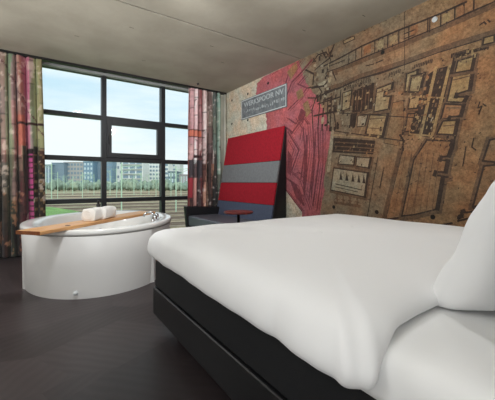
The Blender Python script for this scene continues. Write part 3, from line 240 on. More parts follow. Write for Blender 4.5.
    'i1328 874 1334 847 1327 845 1320 873;j1345 1631 1331 1633 1333 1641 1346 1639;j2405 1139 2411 1119 2404 1116 2398 1137;i2130 1005 2101 1013 2103 1021 2132 1013;i1647 1022 1620 1030 1623 1038 1649 1030;'
    'j1992 1123 1996 1105 1989 1103 1984 1121;i1154 1423 1158 1405 1150 1403 1146 1421;i2082 1440 2053 1445 2055 1453 2083 1448;i1937 1953 1908 1955 1908 1963 1938 1961;i2566 1288 2537 1294 2538 1301 2568 1296;'
    'i2459 1651 2442 1653 2443 1661 2460 1659;i1336 2006 1342 1981 1334 1979 1328 2004;i2091 1231 2094 1218 2087 1215 2083 1229;j2481 1177 2488 1154 2481 1152 2474 1175;i2168 820 2173 803 2165 801 2161 818;'
    'i1046 1473 1029 1477 1031 1485 1048 1481;i1546 1231 1527 1236 1529 1244 1548 1239;i1053 1668 1038 1670 1039 1678 1054 1676;j2611 1811 2589 1813 2590 1821 2612 1819;i1056 1995 1043 1996 1043 2004 1057 2003;'
    'j1680 1054 1683 1041 1675 1039 1672 1052;i1674 1488 1655 1492 1656 1500 1676 1496;j1120 1963 1106 1964 1107 1972 1120 1971;j1277 1743 1282 1721 1274 1719 1269 1742;j1521 2131 1499 2131 1499 2139 1521 2139;'
    'j2278 1257 2286 1231 2278 1229 2271 1255;j2212 1013 2220 986 2212 984 2204 1011;i2059 1191 2063 1178 2055 1175 2051 1189;j1863 1661 1870 1634 1863 1632 1855 1659;j1114 1433 1100 1437 1101 1445 1116 1441;'
    'j1194 1350 1179 1354 1181 1362 1196 1358;j1356 1303 1338 1307 1340 1315 1358 1311;i1496 1186 1479 1190 1481 1198 1498 1193;j2443 2231 2420 2231 2420 2239 2443 2239;')
MASTS = [(3.82, 101.88, 10.24, 0.14, -2.58), (5.39, 103.77, 7.94, 0.08, -1.79), (12.08, 136.34, 7.38, 0.1, 1.36), (12.3, 109.05, 8.21, 0.1, 2.59), (18.84, 131.65, 8.16, 0.1, -1.58), (10.56, 48.0, 7.87, 0.1, 2.6), (21.12, 102.93, 9.47, 0.08, -1.49), (29.35, 114.01, 8.3, 0.09, 2.59), (31.42, 112.57, 8.66, 0.1, -1.26), (36.39, 119.46, 8.16, 0.1, -1.5), (33.47, 102.18, 8.42, 0.1, 1.21), (18.28, 46.1, 7.58, 0.09, 2.36), (37.62, 99.3, 8.42, 0.1, 1.3), (43.27, 104.34, 7.21, 0.1, -1.49), (23.95, 128.1, 9.71, 0.1, -1.22), (10.04, 149.82, 8.0, 0.1, 1.72), (20.01, 157.15, 7.8, 0.08, 1.38), (3.82, 154.14, 9.26, 0.1, 2.37), (4.15, 208.54, 6.44, 0.09, -2.41), (7.07, 209.64, 7.63, 0.09, -2.08), (9.5, 207.7, 7.48, 0.09, 2.47), (14.98, 232.84, 9.08, 0.09, -2.22), (13.86, 187.93, 7.09, 0.09, -2.24), (15.7, 178.09, 6.17, 0.09, -2.16), (20.89, 193.65, 8.99, 0.09, 2.44), (23.32, 197.1, 9.43, 0.09, -1.79), (28.72, 212.2, 9.92, 0.09, -1.35), (30.35, 197.66, 6.78, 0.09, 1.53), (31.5, 184.87, 7.83, 0.09, 1.56), (36.25, 192.51, 8.75, 0.09, 1.61), (34.28, 164.55, 6.55, 0.09, -2.5), (43.88, 196.54, 9.08, 0.09, -1.38), (49.94, 210.44, 7.29, 0.09, 1.98), (42.59, 166.07, 8.03, 0.09, -1.59), (45.89, 163.74, 9.25, 0.09, -2.25), (46.75, 160.0, 7.73, 0.09, -1.58), (57.86, 181.33, 9.55, 0.09, 1.55), (54.2, 161.53, 8.46, 0.09, -1.45), (63.63, 181.64, 6.39, 0.09, 1.94), (72.27, 191.17, 9.28, 0.09, -1.33), (75.83, 193.29, 7.17, 0.09, -2.45), (68.09, 164.15, 8.07, 0.09, 2.12)]
BUILDINGS = [
 (0.68, 291.75, 10.02, 285.26, 14.38, 'b_blue', 'slots', 'blue grey building with white vertical slots at the left edge of the view'),
 (11.22, 290.52, 19.11, 285.04, 16.1, 'b_blue', 'bands', 'blue grey office block with horizontal bands beside the beige grey block'),
 (19.5, 290.85, 32.25, 282.0, 16.9, 'b_beige', 'grid', 'wide beige grey block with a grid of windows'),
 (29.32, 253.59, 35.06, 249.6, 15.76, 'b_glass', 'bigwin', 'blue glass tower between beige block and grey banded block'),
 (36.15, 257.37, 43.31, 252.39, 16.06, 'b_blue', 'bands', 'grey banded block behind the left window mullion'),
 (42.57, 248.04, 47.15, 244.85, 17.07, 'b_glass', 'bands', 'blue banded office block right of the left mullion'),
 (48.81, 253.45, 55.14, 249.05, 17.63, 'b_white', 'few', 'narrow white block with a few windows'),
 (53.93, 242.59, 66.58, 233.8, 17.21, 'b_white', 'balc', 'white apartment block with rows of dark balconies'),
 (73.22, 255.97, 87.49, 246.06, 18.34, 'b_white', 'grid', 'broad white apartment block with small square windows left of the right mullion'),
 (82.76, 232.3, 85.31, 230.52, 15.83, 'b_white', 'bands', 'slim white tower right of the right mullion'),
 (93.57, 254.01, 102.0, 248.15, 16.89, 'b_pale', 'stripe', 'pale stepped building with horizontal stripes'),
 (76.78, 208.45, 81.97, 204.84, 8.08, 'b_dark', 'bigwin', 'low dark blue green building in front of the pale stepped one'),
 (83.45, 212.34, 95.96, 203.64, 6.13, 'b_pink', 'slots', 'long low rose grey building at the right end of the view'),]
TREES = [(1.58, 233.47, 4.97, 1.63, 0), (2.84, 222.05, 5.59, 1.78, 0), (3.67, 229.34, 5.26, 2.16, 1), (3.95, 201.68, 5.3, 1.83, 0), (5.97, 232.66, 4.63, 2.21, 1), (6.88, 229.49, 4.07, 2.28, 1), (7.16, 197.4, 5.19, 1.51, 1), (7.99, 195.96, 6.23, 1.58, 0), (11.16, 236.0, 4.54, 1.85, 1), (12.14, 233.3, 6.43, 2.18, 0), (11.13, 197.44, 6.37, 2.36, 0), (13.59, 221.39, 4.03, 1.73, 0), (13.12, 198.76, 4.91, 1.97, 1), (15.18, 211.88, 4.15, 1.79, 1), (15.96, 210.8, 4.38, 2.32, 0), (17.47, 217.16, 5.71, 1.62, 1), (19.65, 230.87, 6.57, 1.56, 1), (17.75, 194.07, 5.26, 2.33, 1), (20.42, 212.04, 4.73, 2.14, 1), (22.76, 225.45, 5.86, 2.05, 1), (21.42, 201.07, 4.43, 1.52, 0), (21.75, 195.04, 4.51, 1.74, 0), (27.14, 229.98, 6.37, 1.6, 1), (26.96, 215.51, 6.06, 1.93, 0), (28.62, 217.8, 5.11, 1.53, 0), (27.07, 198.94, 4.68, 1.97, 0), (30.8, 218.08, 4.04, 1.58, 1), (29.46, 202.53, 4.86, 2.32, 1), (31.85, 210.56, 5.2, 2.24, 1), (32.9, 209.77, 6.04, 2.15, 0), (35.53, 220.06, 3.79, 2.38, 1), (35.16, 211.46, 6.59, 1.95, 0), (34.95, 203.42, 4.47, 1.94, 0), (38.24, 216.59, 5.42, 1.53, 1), (39.89, 217.81, 5.3, 2.4, 1), (37.89, 198.57, 3.98, 1.58, 0), (39.44, 200.72, 4.29, 2.01, 0), (42.98, 212.13, 5.04, 1.78, 1), (44.68, 212.24, 4.89, 1.77, 0), (42.96, 196.59, 5.31, 1.68, 0), (44.78, 199.28, 6.83, 2.37, 1), (49.6, 214.64, 6.69, 1.58, 0), (45.98, 195.2, 5.74, 2.36, 1), (46.21, 191.85, 6.51, 1.89, 1), (43.51, 175.97, 5.67, 1.53, 1), (51.24, 203.26, 6.91, 1.67, 0), (46.74, 182.27, 4.9, 1.72, 1), (52.28, 200.18, 6.6, 1.96, 1), (53.21, 198.1, 4.45, 1.52, 1), (53.56, 193.69, 5.41, 2.28, 0), (57.37, 202.51, 5.21, 2.27, 0), (56.16, 192.47, 5.94, 1.66, 1), (52.27, 174.08, 4.77, 1.68, 0), (53.55, 175.36, 4.9, 1.73, 0), (63.26, 202.8, 5.09, 2.13, 0), (61.08, 191.85, 6.57, 1.68, 1), (66.14, 202.13, 6.37, 1.96, 1), (63.55, 190.15, 6.09, 1.56, 0), (65.31, 192.65, 4.88, 2.31, 1), (58.34, 169.37, 5.94, 2.26, 1), (58.35, 165.01, 6.28, 2.36, 1), (59.05, 164.59, 5.46, 1.88, 1), (67.12, 183.54, 6.56, 2.13, 0), (65.85, 177.27, 4.55, 1.86, 0), (61.7, 162.66, 4.46, 1.79, 0), (71.93, 185.26, 4.18, 2.07, 1), (65.3, 164.85, 4.98, 1.81, 1), (64.98, 161.43, 4.58, 1.64, 1), (69.01, 169.03, 5.09, 1.83, 1), (71.39, 171.07, 4.6, 1.56, 1), (67.41, 158.99, 4.22, 2.39, 0), (81.81, 190.08, 4.72, 1.8, 1), (76.27, 173.89, 5.5, 2.4, 0), (81.26, 181.55, 3.83, 1.52, 0), (12.23, 212.86, 3.27, 1.3, 1), (18.46, 196.24, 3.09, 1.3, 1), (26.86, 202.7, 3.27, 1.3, 1), (33.67, 185.67, 3.65, 1.3, 0), (40.53, 193.21, 3.86, 1.3, 0), (42.88, 179.27, 3.65, 1.3, 1), (50.29, 186.43, 4.16, 1.3, 0), (51.18, 173.51, 3.65, 1.3, 0), (57.61, 181.34, 3.86, 1.3, 1), (57.17, 169.35, 3.65, 1.3, 1), (62.24, 165.83, 3.65, 1.3, 1), (70.29, 172.53, 3.86, 1.3, 1), (69.61, 160.7, 3.65, 1.3, 1)]
SKY = 1.12
SUN = 1.9
REAR_FILL = 26
EXPO = 0.12
FILL_LAMPS = [(1.9, .5, 3), (-.5, .8, 5)]
FILL_POINTS = [(-1.1, 4.0, 1.9, 50, .3), (-1.0, .8, 2.2, 20, .3), (1.8, 1.6, 2.5, 36, .12)]
FILL_SPOTS = [(.9, 2.3, 2.75, 2.9, 5.1, 1.5, 110, 95), (.3, 2.0, 2.75, .5, 3.4, .3, 120, 75), (-1.1, 2.3, 1.3, 2.4, 4.6, 2.85, 260, 70)]
# ---------------------------------------------------------------- materials
def srgb(r, g, b):
    f = lambda v: (v/255/12.92) if v/255 <= .04045 else ((v/255+.055)/1.055)**2.4
    return (f(r), f(g), f(b), 1)

def mat(name, col, rough=.6, metal=0., noise_amt=0., scale=8., col2=None, bump=0., bscale=40., spec=.5, sheen=0., coat=0., detail=5):
    m = D.materials.new(name); m.use_nodes = True
    nt = m.node_tree; n = nt.nodes; l = nt.links
    b = n['Principled BSDF']
    b.inputs['Roughness'].default_value = rough
    b.inputs['Metallic'].default_value = metal
    b.inputs['Specular IOR Level'].default_value = spec
    b.inputs['Coat Weight'].default_value = coat
    b.inputs['Sheen Weight'].default_value = sheen
    b.inputs['Base Color'].default_value = col
    tc = n.new('ShaderNodeTexCoord')
    if col2 is not None or noise_amt:
        if col2 is None: col2 = tuple(c*(1-noise_amt) for c in col[:3])+(1,)
        t = n.new('ShaderNodeTexNoise'); t.inputs['Scale'].default_value = scale; t.inputs['Detail'].default_value = detail
        r = n.new('ShaderNodeValToRGB'); r.color_ramp.elements[0].position = .35; r.color_ramp.elements[1].position = .65
        r.color_ramp.elements[0].color = col2; r.color_ramp.elements[1].color = col
        l.new(tc.outputs['Object'], t.inputs['Vector']); l.new(t.outputs['Fac'], r.inputs['Fac']); l.new(r.outputs['Color'], b.inputs['Base Color'])
    if bump:
        t2 = n.new('ShaderNodeTexNoise'); t2.inputs['Scale'].default_value = bscale; t2.inputs['Detail'].default_value = 4
        bp = n.new('ShaderNodeBump'); bp.inputs['Strength'].default_value = bump; bp.inputs['Distance'].default_value = .01
        l.new(tc.outputs['Object'], t2.inputs['Vector']); l.new(t2.outputs['Fac'], bp.inputs['Height']); l.new(bp.outputs['Normal'], b.inputs['Normal'])
    return m

M = {}
M['ceiling'] = mat('ceiling_concrete', srgb(164,157,142), .85, noise_amt=0, col2=srgb(151,144,129), scale=2.2, bump=.2, bscale=18, detail=10)
M['concrete'] = mat('pale_concrete', srgb(206,203,190), .85, col2=srgb(180,177,163), scale=2.5, bump=.2, bscale=25, detail=9)
M['plaster'] = mat('plain_plaster', srgb(205,200,190), .9)
M['frame'] = mat('dark_window_frame', srgb(24,26,30), .45)
M['track'] = mat('dark_track', srgb(22,20,20), .5)
M['white_acrylic'] = mat('white_acrylic', srgb(232,231,228), .16, coat=.3)
M['apron'] = mat('white_panel', srgb(230,229,227), .3)
M['seam'] = mat('seam_grey', srgb(165,163,160), .6)
M['chrome'] = mat('chrome', srgb(200,203,206), .12, 1.)
M['towel'] = mat('white_terry', srgb(240,237,232), .95, bump=.6, bscale=160, sheen=.4)
M['black_plastic'] = mat('black_plastic', srgb(16,16,17), .3)
M['linen'] = mat('white_linen', srgb(233,233,233), .85, bump=.12, bscale=9, sheen=.2)
M['sheet'] = mat('white_sheet', srgb(235,235,234), .8, bump=.12, bscale=7)
M['leather'] = mat('black_leather', srgb(17,17,19), .4, bump=.12, bscale=220)
M['navy'] = mat('dark_navy_cover', srgb(10,11,15), .8, bump=.1, bscale=200)
M['red_fabric'] = mat('red_felt', srgb(160,12,34), .95, col2=srgb(140,8,28), scale=30, bump=.2, bscale=250)
M['grey_fabric'] = mat('grey_felt', srgb(120,122,124), .9, col2=srgb(110,112,114), scale=30, bump=.2, bscale=250)
M['slate_fabric'] = mat('slate_blue_felt', srgb(78,86,108), .9, col2=srgb(70,78,98), scale=30, bump=.2, bscale=250)
M['black_fabric'] = mat('black_vinyl', srgb(20,21,24), .5)
M['seat'] = mat('dark_grey_seat', srgb(92,95,104), .4)
M['table_top'] = mat('red_brown_laminate', srgb(120,48,44), .35, col2=srgb(95,35,34), scale=20)
M['hole'] = mat('hole_dark', srgb(30,26,22), .9)
M['sign_grey'] = mat('sign_grey', srgb(120,124,126), .6, col2=srgb(92,97,100), scale=14, detail=8)
M['sign_white'] = mat('sign_white', srgb(196,200,200), .6)
M['sign_red'] = mat('sign_text', srgb(188,194,194), .6, col2=srgb(150,156,158), scale=60)

def wood_mat():
    m = D.materials.new('bamboo_wood'); m.use_nodes = True
    nt = m.node_tree; n = nt.nodes; l = nt.links; b = n['Principled BSDF']; b.inputs['Roughness'].default_value = .45
    tc = n.new('ShaderNodeTexCoord'); mp = n.new('ShaderNodeMapping'); mp.inputs['Scale'].default_value = (2, 45, 45)
    t = n.new('ShaderNodeTexNoise'); t.inputs['Scale'].default_value = 1.4; t.inputs['Detail'].default_value = 6
    r = n.new('ShaderNodeValToRGB'); r.color_ramp.elements[0].color = srgb(176,120,72); r.color_ramp.elements[1].color = srgb(226,178,124)
    r.color_ramp.elements[0].position = .3; r.color_ramp.elements[1].position = .7
    l.new(tc.outputs['Object'], mp.inputs['Vector']); l.new(mp.outputs['Vector'], t.inputs['Vector']); l.new(t.outputs['Fac'], r.inputs['Fac']); l.new(r.outputs['Color'], b.inputs['Base Color'])
    return m
M['wood'] = wood_mat()
M['wood_end'] = mat('wood_end_grain', srgb(150,88,48), .5, col2=srgb(120,66,36), scale=40)

def floor_mat():
    m = D.materials.new('dark_patterned_floor'); m.use_nodes = True
    nt = m.node_tree; n = nt.nodes; l = nt.links; b = n['Principled BSDF']
    tc = n.new('ShaderNodeTexCoord')
    mp = n.new('ShaderNodeMapping'); mp.inputs['Rotation'].default_value = (0, 0, .5); mp.inputs['Scale'].default_value = (1, 1.7, 1)
    l.new(tc.outputs['Object'], mp.inputs['Vector'])
    v = n.new('ShaderNodeTexVoronoi'); v.inputs['Scale'].default_value = 1.3
    l.new(mp.outputs['Vector'], v.inputs['Vector'])
    sc = n.new('ShaderNodeSeparateColor'); l.new(v.outputs['Color'], sc.inputs['Color'])
    # curved wood figure, one direction per patch
    rot = n.new('ShaderNodeVectorRotate'); rot.rotation_type = 'Z_AXIS'
    ang = n.new('ShaderNodeMath'); ang.operation = 'MULTIPLY'; ang.inputs[1].default_value = 6.28
    l.new(sc.outputs['Red'], ang.inputs[0]); l.new(ang.outputs[0], rot.inputs['Angle']); l.new(tc.outputs['Object'], rot.inputs['Vector'])
    w = n.new('ShaderNodeTexWave'); w.wave_type = 'RINGS'; w.inputs['Scale'].default_value = 5; w.inputs['Distortion'].default_value = 6; w.inputs['Detail'].default_value = 3; w.inputs['Detail Scale'].default_value = .6
    l.new(rot.outputs['Vector'], w.inputs['Vector'])
    r1 = n.new('ShaderNodeValToRGB'); r1.color_ramp.elements[0].color = srgb(50,43,44); r1.color_ramp.elements[1].color = srgb(67,59,60)
    l.new(sc.outputs['Green'], r1.inputs['Fac'])
    mx = n.new('ShaderNodeMixRGB'); mx.blend_type = 'MULTIPLY'; mx.inputs['Fac'].default_value = .15
    l.new(r1.outputs['Color'], mx.inputs['Color1']); l.new(w.outputs['Color'], mx.inputs['Color2']); l.new(mx.outputs['Color'], b.inputs['Base Color'])
    b.inputs['Roughness'].default_value = .36
    bp = n.new('ShaderNodeBump'); bp.inputs['Strength'].default_value = .05; bp.inputs['Distance'].default_value = .005
    l.new(w.outputs['Fac'], bp.inputs['Height']); l.new(bp.outputs['Normal'], b.inputs['Normal'])
    return m
M['floor'] = floor_mat()

def mural_mat(name, a, b_, rough=.85, sc=9., warm=None):
    """Rough painted concrete; optional second tone pair towards the headboard end of the wall."""
    m = D.materials.new(name); m.use_nodes = True
    nt = m.node_tree; n = nt.nodes; l = nt.links; b = n['Principled BSDF']; b.inputs['Roughness'].default_value = rough
    tc = n.new('ShaderNodeTexCoord')
    t = n.new('ShaderNodeTexNoise'); t.inputs['Scale'].default_value = sc; t.inputs['Detail'].default_value = 14; t.inputs['Roughness'].default_value = .85
    l.new(tc.outputs['Object'], t.inputs['Vector'])
    r = n.new('ShaderNodeValToRGB'); r.color_ramp.elements[0].position = .38; r.color_ramp.elements[1].position = .62
    r.color_ramp.elements[0].color = b_; r.color_ramp.elements[1].color = a
    l.new(t.outputs['Fac'], r.inputs['Fac']); out = r.outputs['Color']
    if warm:
        sx = n.new('ShaderNodeSeparateXYZ'); l.new(tc.outputs['Object'], sx.inputs[0])
        t3 = n.new('ShaderNodeTexNoise'); t3.inputs['Scale'].default_value = 1.1; t3.inputs['Detail'].default_value = 5
        l.new(tc.outputs['Object'], t3.inputs['Vector'])
        ad = n.new('ShaderNodeMath'); ad.operation = 'MULTIPLY_ADD'; ad.inputs[1].default_value = 2.6
        l.new(t3.outputs['Fac'], ad.inputs[0]); l.new(sx.outputs['Y'], ad.inputs[2])
        mr = n.new('ShaderNodeMapRange'); mr.inputs[1].default_value = 4.1; mr.inputs[2].default_value = 2.7
        l.new(ad.outputs[0], mr.inputs[0])
        r2 = n.new('ShaderNodeValToRGB'); r2.color_ramp.elements[0].position = .36; r2.color_ramp.elements[1].position = .64
        r2.color_ramp.elements[0].color = warm[1]; r2.color_ramp.elements[1].color = warm[0]
        l.new(t.outputs['Fac'], r2.inputs['Fac'])
        mx = n.new('ShaderNodeMixRGB'); l.new(mr.outputs[0], mx.inputs['Fac']); l.new(out, mx.inputs['Color1']); l.new(r2.outputs['Color'], mx.inputs['Color2'])
        out = mx.outputs['Color']
    # grain of the rough plaster: faded and orange-brown mottling in the pigment
    g1 = n.new('ShaderNodeTexNoise'); g1.inputs['Scale'].default_value = 38; g1.inputs['Detail'].default_value = 8; g1.inputs['Roughness'].default_value = .8
    l.new(tc.outputs['Object'], g1.inputs['Vector'])
    gr = n.new('ShaderNodeValToRGB'); gr.color_ramp.elements[0].position = .36; gr.color_ramp.elements[1].position = .6
    gr.color_ramp.elements[0].color = (.52, .48, .46, 1); gr.color_ramp.elements[1].color = (1.12, 1.1, 1.06, 1)
    l.new(g1.outputs['Fac'], gr.inputs['Fac'])
    g2 = n.new('ShaderNodeTexNoise'); g2.inputs['Scale'].default_value = 3.4; g2.inputs['Detail'].default_value = 6
    l.new(tc.outputs['Object'], g2.inputs['Vector'])
    hr = n.new('ShaderNodeValToRGB'); hr.color_ramp.elements[0].position = .4; hr.color_ramp.elements[1].position = .62
    hr.color_ramp.elements[0].color = (.96, 1.02, 1.02, 1); hr.color_ramp.elements[1].color = (1.16, .98, .86, 1)
    l.new(g2.outputs['Fac'], hr.inputs['Fac'])
    for ramp in (gr, hr):
        mm = n.new('ShaderNodeMixRGB'); mm.blend_type = 'MULTIPLY'; mm.inputs['Fac'].default_value = 1
        l.new(out, mm.inputs['Color1']); l.new(ramp.outputs['Color'], mm.inputs['Color2']); out = mm.outputs['Color']
    l.new(out, b.inputs['Base Color'])
    t2 = n.new('ShaderNodeTexNoise'); t2.inputs['Scale'].default_value = 60; t2.inputs['Detail'].default_value = 3
    l.new(tc.outputs['Object'], t2.inputs['Vector'])
    bp = n.new('ShaderNodeBump'); bp.inputs['Strength'].default_value = .35; bp.inputs['Distance'].default_value = .008
    l.new(t2.outputs['Fac'], bp.inputs['Height']); l.new(bp.outputs['Normal'], b.inputs['Normal'])
    return m
MM = {
 'base': mural_mat('mural_ground', srgb(146,132,112), srgb(112,96,80), warm=(srgb(170,134,98), srgb(116,90,66))),
 'p': mural_mat('mural_pink', srgb(188,104,114), srgb(144,84,90), sc=3),
 'l': mural_mat('mural_pink_line', srgb(128,62,74), srgb(100,52,60)),
 't': mural_mat('mural_tan', srgb(176,158,128), srgb(140,122,96), warm=(srgb(176,150,108), srgb(138,112,78))),
 'g': mural_mat('mural_grey', srgb(178,168,148), srgb(146,134,114)),
 'o': mural_mat('mural_orange', srgb(170,124,88), srgb(122,90,66)),
 'b': mural_mat('mural_brown', srgb(158,124,92), srgb(118,90,66)),
 'i': mural_mat('mural_ink', srgb(72,56,48), srgb(48,38,32)),
 'j': mural_mat('mural_soft_ink', srgb(122,98,78), srgb(92,72,56)),
 'w': mural_mat('mural_bare', srgb(216,212,198), srgb(178,173,158)),
}

def cloth_mat(name):
    m = D.materials.new(name); m.use_nodes = True
    nt = m.node_tree; n = nt.nodes; l = nt.links; b = n['Principled BSDF']; b.inputs['Roughness'].default_value = .85
    b.inputs['Sheen Weight'].default_value = .2
    at = n.new('ShaderNodeAttribute'); at.attribute_name = 'print'
    l.new(at.outputs['Color'], b.inputs['Base Color'])
    return m
M['curtain'] = cloth_mat('printed_curtain')

def glass_mat():
    m = D.materials.new('window_glass'); m.use_nodes = True
    nt = m.node_tree; n = nt.nodes; l = nt.links
    for x in list(n): n.remove(x)
    o = n.new('ShaderNodeOutputMaterial'); mx = n.new('ShaderNodeMixShader'); t = n.new('ShaderNodeBsdfTransparent'); g = n.new('ShaderNodeBsdfGlossy')
    t.inputs['Color'].default_value = (.95, .975, .97, 1); g.inputs['Roughness'].default_value = .02
    fr = n.new('ShaderNodeFresnel'); fr.inputs['IOR'].default_value = 1.45
    ml = n.new('ShaderNodeMath'); ml.operation = 'MULTIPLY'; ml.inputs[1].default_value = .4
    l.new(fr.outputs[0], ml.inputs[0]); l.new(ml.outputs[0], mx.inputs[0]); l.new(t.outputs[0], mx.inputs[1]); l.new(g.outputs[0], mx.inputs[2]); l.new(mx.outputs[0], o.inputs[0])
    return m
M['glass'] = glass_mat()
# outside
M['grass'] = mat('yard_grass', srgb(150,150,118), .95, col2=srgb(160,140,116), scale=.12, detail=6)
M['bank'] = mat('bank_grass', srgb(122,160,84), .95, col2=srgb(92,132,66), scale=1.2, detail=8)
M['ballast'] = mat('ballast', srgb(150,138,122), .95, col2=srgb(126,116,100), scale=.8)
M['rail'] = mat('rail_steel', srgb(110,96,84), .5)
M['mast'] = mat('pale_green_mast', srgb(176,204,178), .6)
M['leaf'] = mat('hazy_tree_leaves', srgb(142,158,142), .95, col2=srgb(116,134,122), scale=1.2)  # leaf colour greyed and paled to put distance haze into it
M['leaf2'] = mat('hazy_tree_leaves_pale', srgb(158,172,148), .95, col2=srgb(130,146,130), scale=1.2)  # lighter leaf variant, haze mixed into its colour as well
M['bark'] = mat('bark', srgb(96,88,74), .9)
M['b_blue'] = mat('blue_grey_cladding', srgb(126,146,160), .7)
M['b_beige'] = mat('beige_grey_cladding', srgb(172,170,166), .8)
M['b_glass'] = mat('blue_facade', srgb(118,148,168), .4)
M['b_white'] = mat('white_facade', srgb(222,226,222), .8)
M['b_pale'] = mat('pale_facade', srgb(200,206,202), .8)
M['b_dark'] = mat('dark_facade', srgb(104,124,132), .7)
M['b_pink'] = mat('rose_grey_facade', srgb(168,164,164), .8)
M['b_win'] = mat('facade_window', srgb(122,142,156), .3)
M['b_winl'] = mat('facade_window_pale', srgb(196,212,218), .3)
M['b_fill_lamp'] = mat('fill_lamp_housing', srgb(230,230,228), .5)

# ---------------------------------------------------------------- helpers
def link(name, me, parent=None):
    o = D.objects.new(name, me); COL.objects.link(o)
    if parent is not None: o.parent = parent
    return o

def obj(name, bm, m, parent=None, smooth=False, bevel=0, seg=2, subsurf=0, autosmooth=None):
    me = D.meshes.new(name)
    bm.normal_update(); bm.to_mesh(me); bm.free()
    for x in (m if isinstance(m, (list, tuple)) else [m]): me.materials.append(x)
    if smooth:
        for p in me.polygons: p.use_smooth = True
    o = link(name, me, parent)
    if bevel:
        md = o.modifiers.new('b', 'BEVEL'); md.width = bevel; md.segments = seg; md.limit_method = 'ANGLE'
        for p in me.polygons: p.use_smooth = True
        w = o.modifiers.new('w', 'WEIGHTED_NORMAL'); w.keep_sharp = False
    if subsurf:
        md = o.modifiers.new('s', 'SUBSURF'); md.levels = md.render_levels = subsurf
    return o

def tag(o, label, cat, group=None, kind=None):
    o['label'] = label; o['category'] = cat
    if group: o['group'] = group
    if kind: o['kind'] = kind
    return o

def thing(name, label, cat, loc=(0, 0, 0), rotz=0, group=None):
    o = link(name, None); o.location = loc; o.rotation_euler = (0, 0, rotz); o.empty_display_size = .1
    return tag(o, label, cat, group)

def struct(name, bm, m, parent=None, **k):
    o = obj(name, bm, m, parent, **k)
    if parent is None: o['kind'] = 'structure'
    return o

def box(bm, x0, x1, y0, y1, z0, z1, mi=0):
    v = [bm.verts.new(p) for p in ((x0,y0,z0),(x1,y0,z0),(x1,y1,z0),(x0,y1,z0),(x0,y0,z1),(x1,y0,z1),(x1,y1,z1),(x0,y1,z1))]
    for f in ((3,2,1,0),(4,5,6,7),(0,1,5,4),(1,2,6,5),(2,3,7,6),(3,0,4,7)):
        bm.faces.new([v[i] for i in f]).material_index = mi

def bxm(*a):
    bm = bmesh.new(); box(bm, *a); return bm

def prism(bm, pts, z0, z1):
    a = [bm.verts.new((x, y, z0)) for x, y in pts]; b = [bm.verts.new((x, y, z1)) for x, y in pts]
    n = len(pts); bm.faces.new(list(reversed(a))); bm.faces.new(b)
    for i in range(n): bm.faces.new((a[i], a[(i+1) % n], b[(i+1) % n], b[i]))

def loft(bm, rings, cap0=True, cap1=True, closed=True):
    R = [[bm.verts.new(p) for p in r] for r in rings]
    n = len(R[0])
    for a, b in zip(R, R[1:]):
        for i in range(n if closed else n-1):
            bm.faces.new((a[i], a[(i+1) % n], b[(i+1) % n], b[i]))
    if cap0: bm.faces.new(list(reversed(R[0])))
    if cap1: bm.faces.new(R[-1])
    return R

def circ(r, z, n=24, cx=0, cy=0):
    return [(cx+r*math.cos(2*PI*i/n), cy+r*math.sin(2*PI*i/n), z) for i in range(n)]

def lathe(bm, prof, n=24, cx=0, cy=0):
    loft(bm, [circ(max(r, 1e-4), z, n, cx, cy) for r, z in prof])

def tube(bm, pts, r, n=10):
    pts = [Vector(p) for p in pts]; rings = []
    up = Vector((0, 0, 1))
    prev = None
    for i, p in enumerate(pts):
        t = (pts[min(i+1, len(pts)-1)]-pts[max(i-1, 0)]).normalized()
        a = prev if prev is not None else (up if abs(t.z) < .9 else Vector((1, 0, 0)))
        u = (a - t*a.dot(t)).normalized(); v = t.cross(u); prev = u
        rr = r[i] if isinstance(r, (list, tuple)) else r
        rings.append([tuple(p+u*rr*math.cos(2*PI*k/n)+v*rr*math.sin(2*PI*k/n)) for k in range(n)])
    loft(bm, rings)

def rrect(hx, hy, r, nc=8, ne=10):
    """Rounded rectangle, counter-clockwise, same topology for any size; returns (x, y, nx, ny)."""
    r = max(min(r, hx-.001, hy-.001), .001); o = []
    cs = [(hx-r, hy-r, 0), (-hx+r, hy-r, PI/2), (-hx+r, -hy+r, PI), (hx-r, -hy+r, 1.5*PI)]
    for k, (cx, cy, a0) in enumerate(cs):
        for i in range(nc+1):
            a = a0+PI/2*i/nc; o.append((cx+r*math.cos(a), cy+r*math.sin(a), math.cos(a), math.sin(a)))
        x0, y0 = o[-1][0], o[-1][1]
        nx, ny, na = cs[(k+1) % 4]
        x1, y1 = nx+r*math.cos(na), ny+r*math.sin(na)
        for i in range(1, ne):
            t = i/ne; o.append((x0+(x1-x0)*t, y0+(y1-y0)*t, math.cos(na), math.sin(na)))
    return o

# ---------------------------------------------------------------- room shell
WX, WY, CZ, LX, BY = 3.2, 5.5, 2.85, -1.5, -.35     # mural wall, window plane, ceiling, left wall, back wall
bm = bxm(LX, WX, BY, WY+.25, -.15, 0); struct('floor', bm, M['floor'])
# ceiling slab in two casts with an open joint between them
bm = bmesh.new()
box(bm, LX, WX, BY, 3.218, CZ, CZ+.2); box(bm, LX, WX, 3.242, WY+.25, CZ, CZ+.2); box(bm, LX, WX, 3.2, 3.26, CZ+.02, CZ+.19, 1)
for x, y in ((.4, 4.3), (1.3, 4.6), (2.3, 4.0), (2.6, 2.6), (1.9, 3.6), (2.9, 2.0), (.9, 3.7)):       # shallow pour marks
    box(bm, x, x+.05, y, y+.006, CZ-.0006, CZ+.01, 1)
struct('ceiling', bm, [M['ceiling'], M['hole']])

# mural wall: slab, painted figures as thin pigment layers in the same mesh
keys = ['base', 'p', 'l', 't', 'g', 'o', 'b', 'i', 'j', 'w']
bm = bmesh.new(); box(bm, WX, WX+.2, BY, WY+.25, 0, CZ+.2)
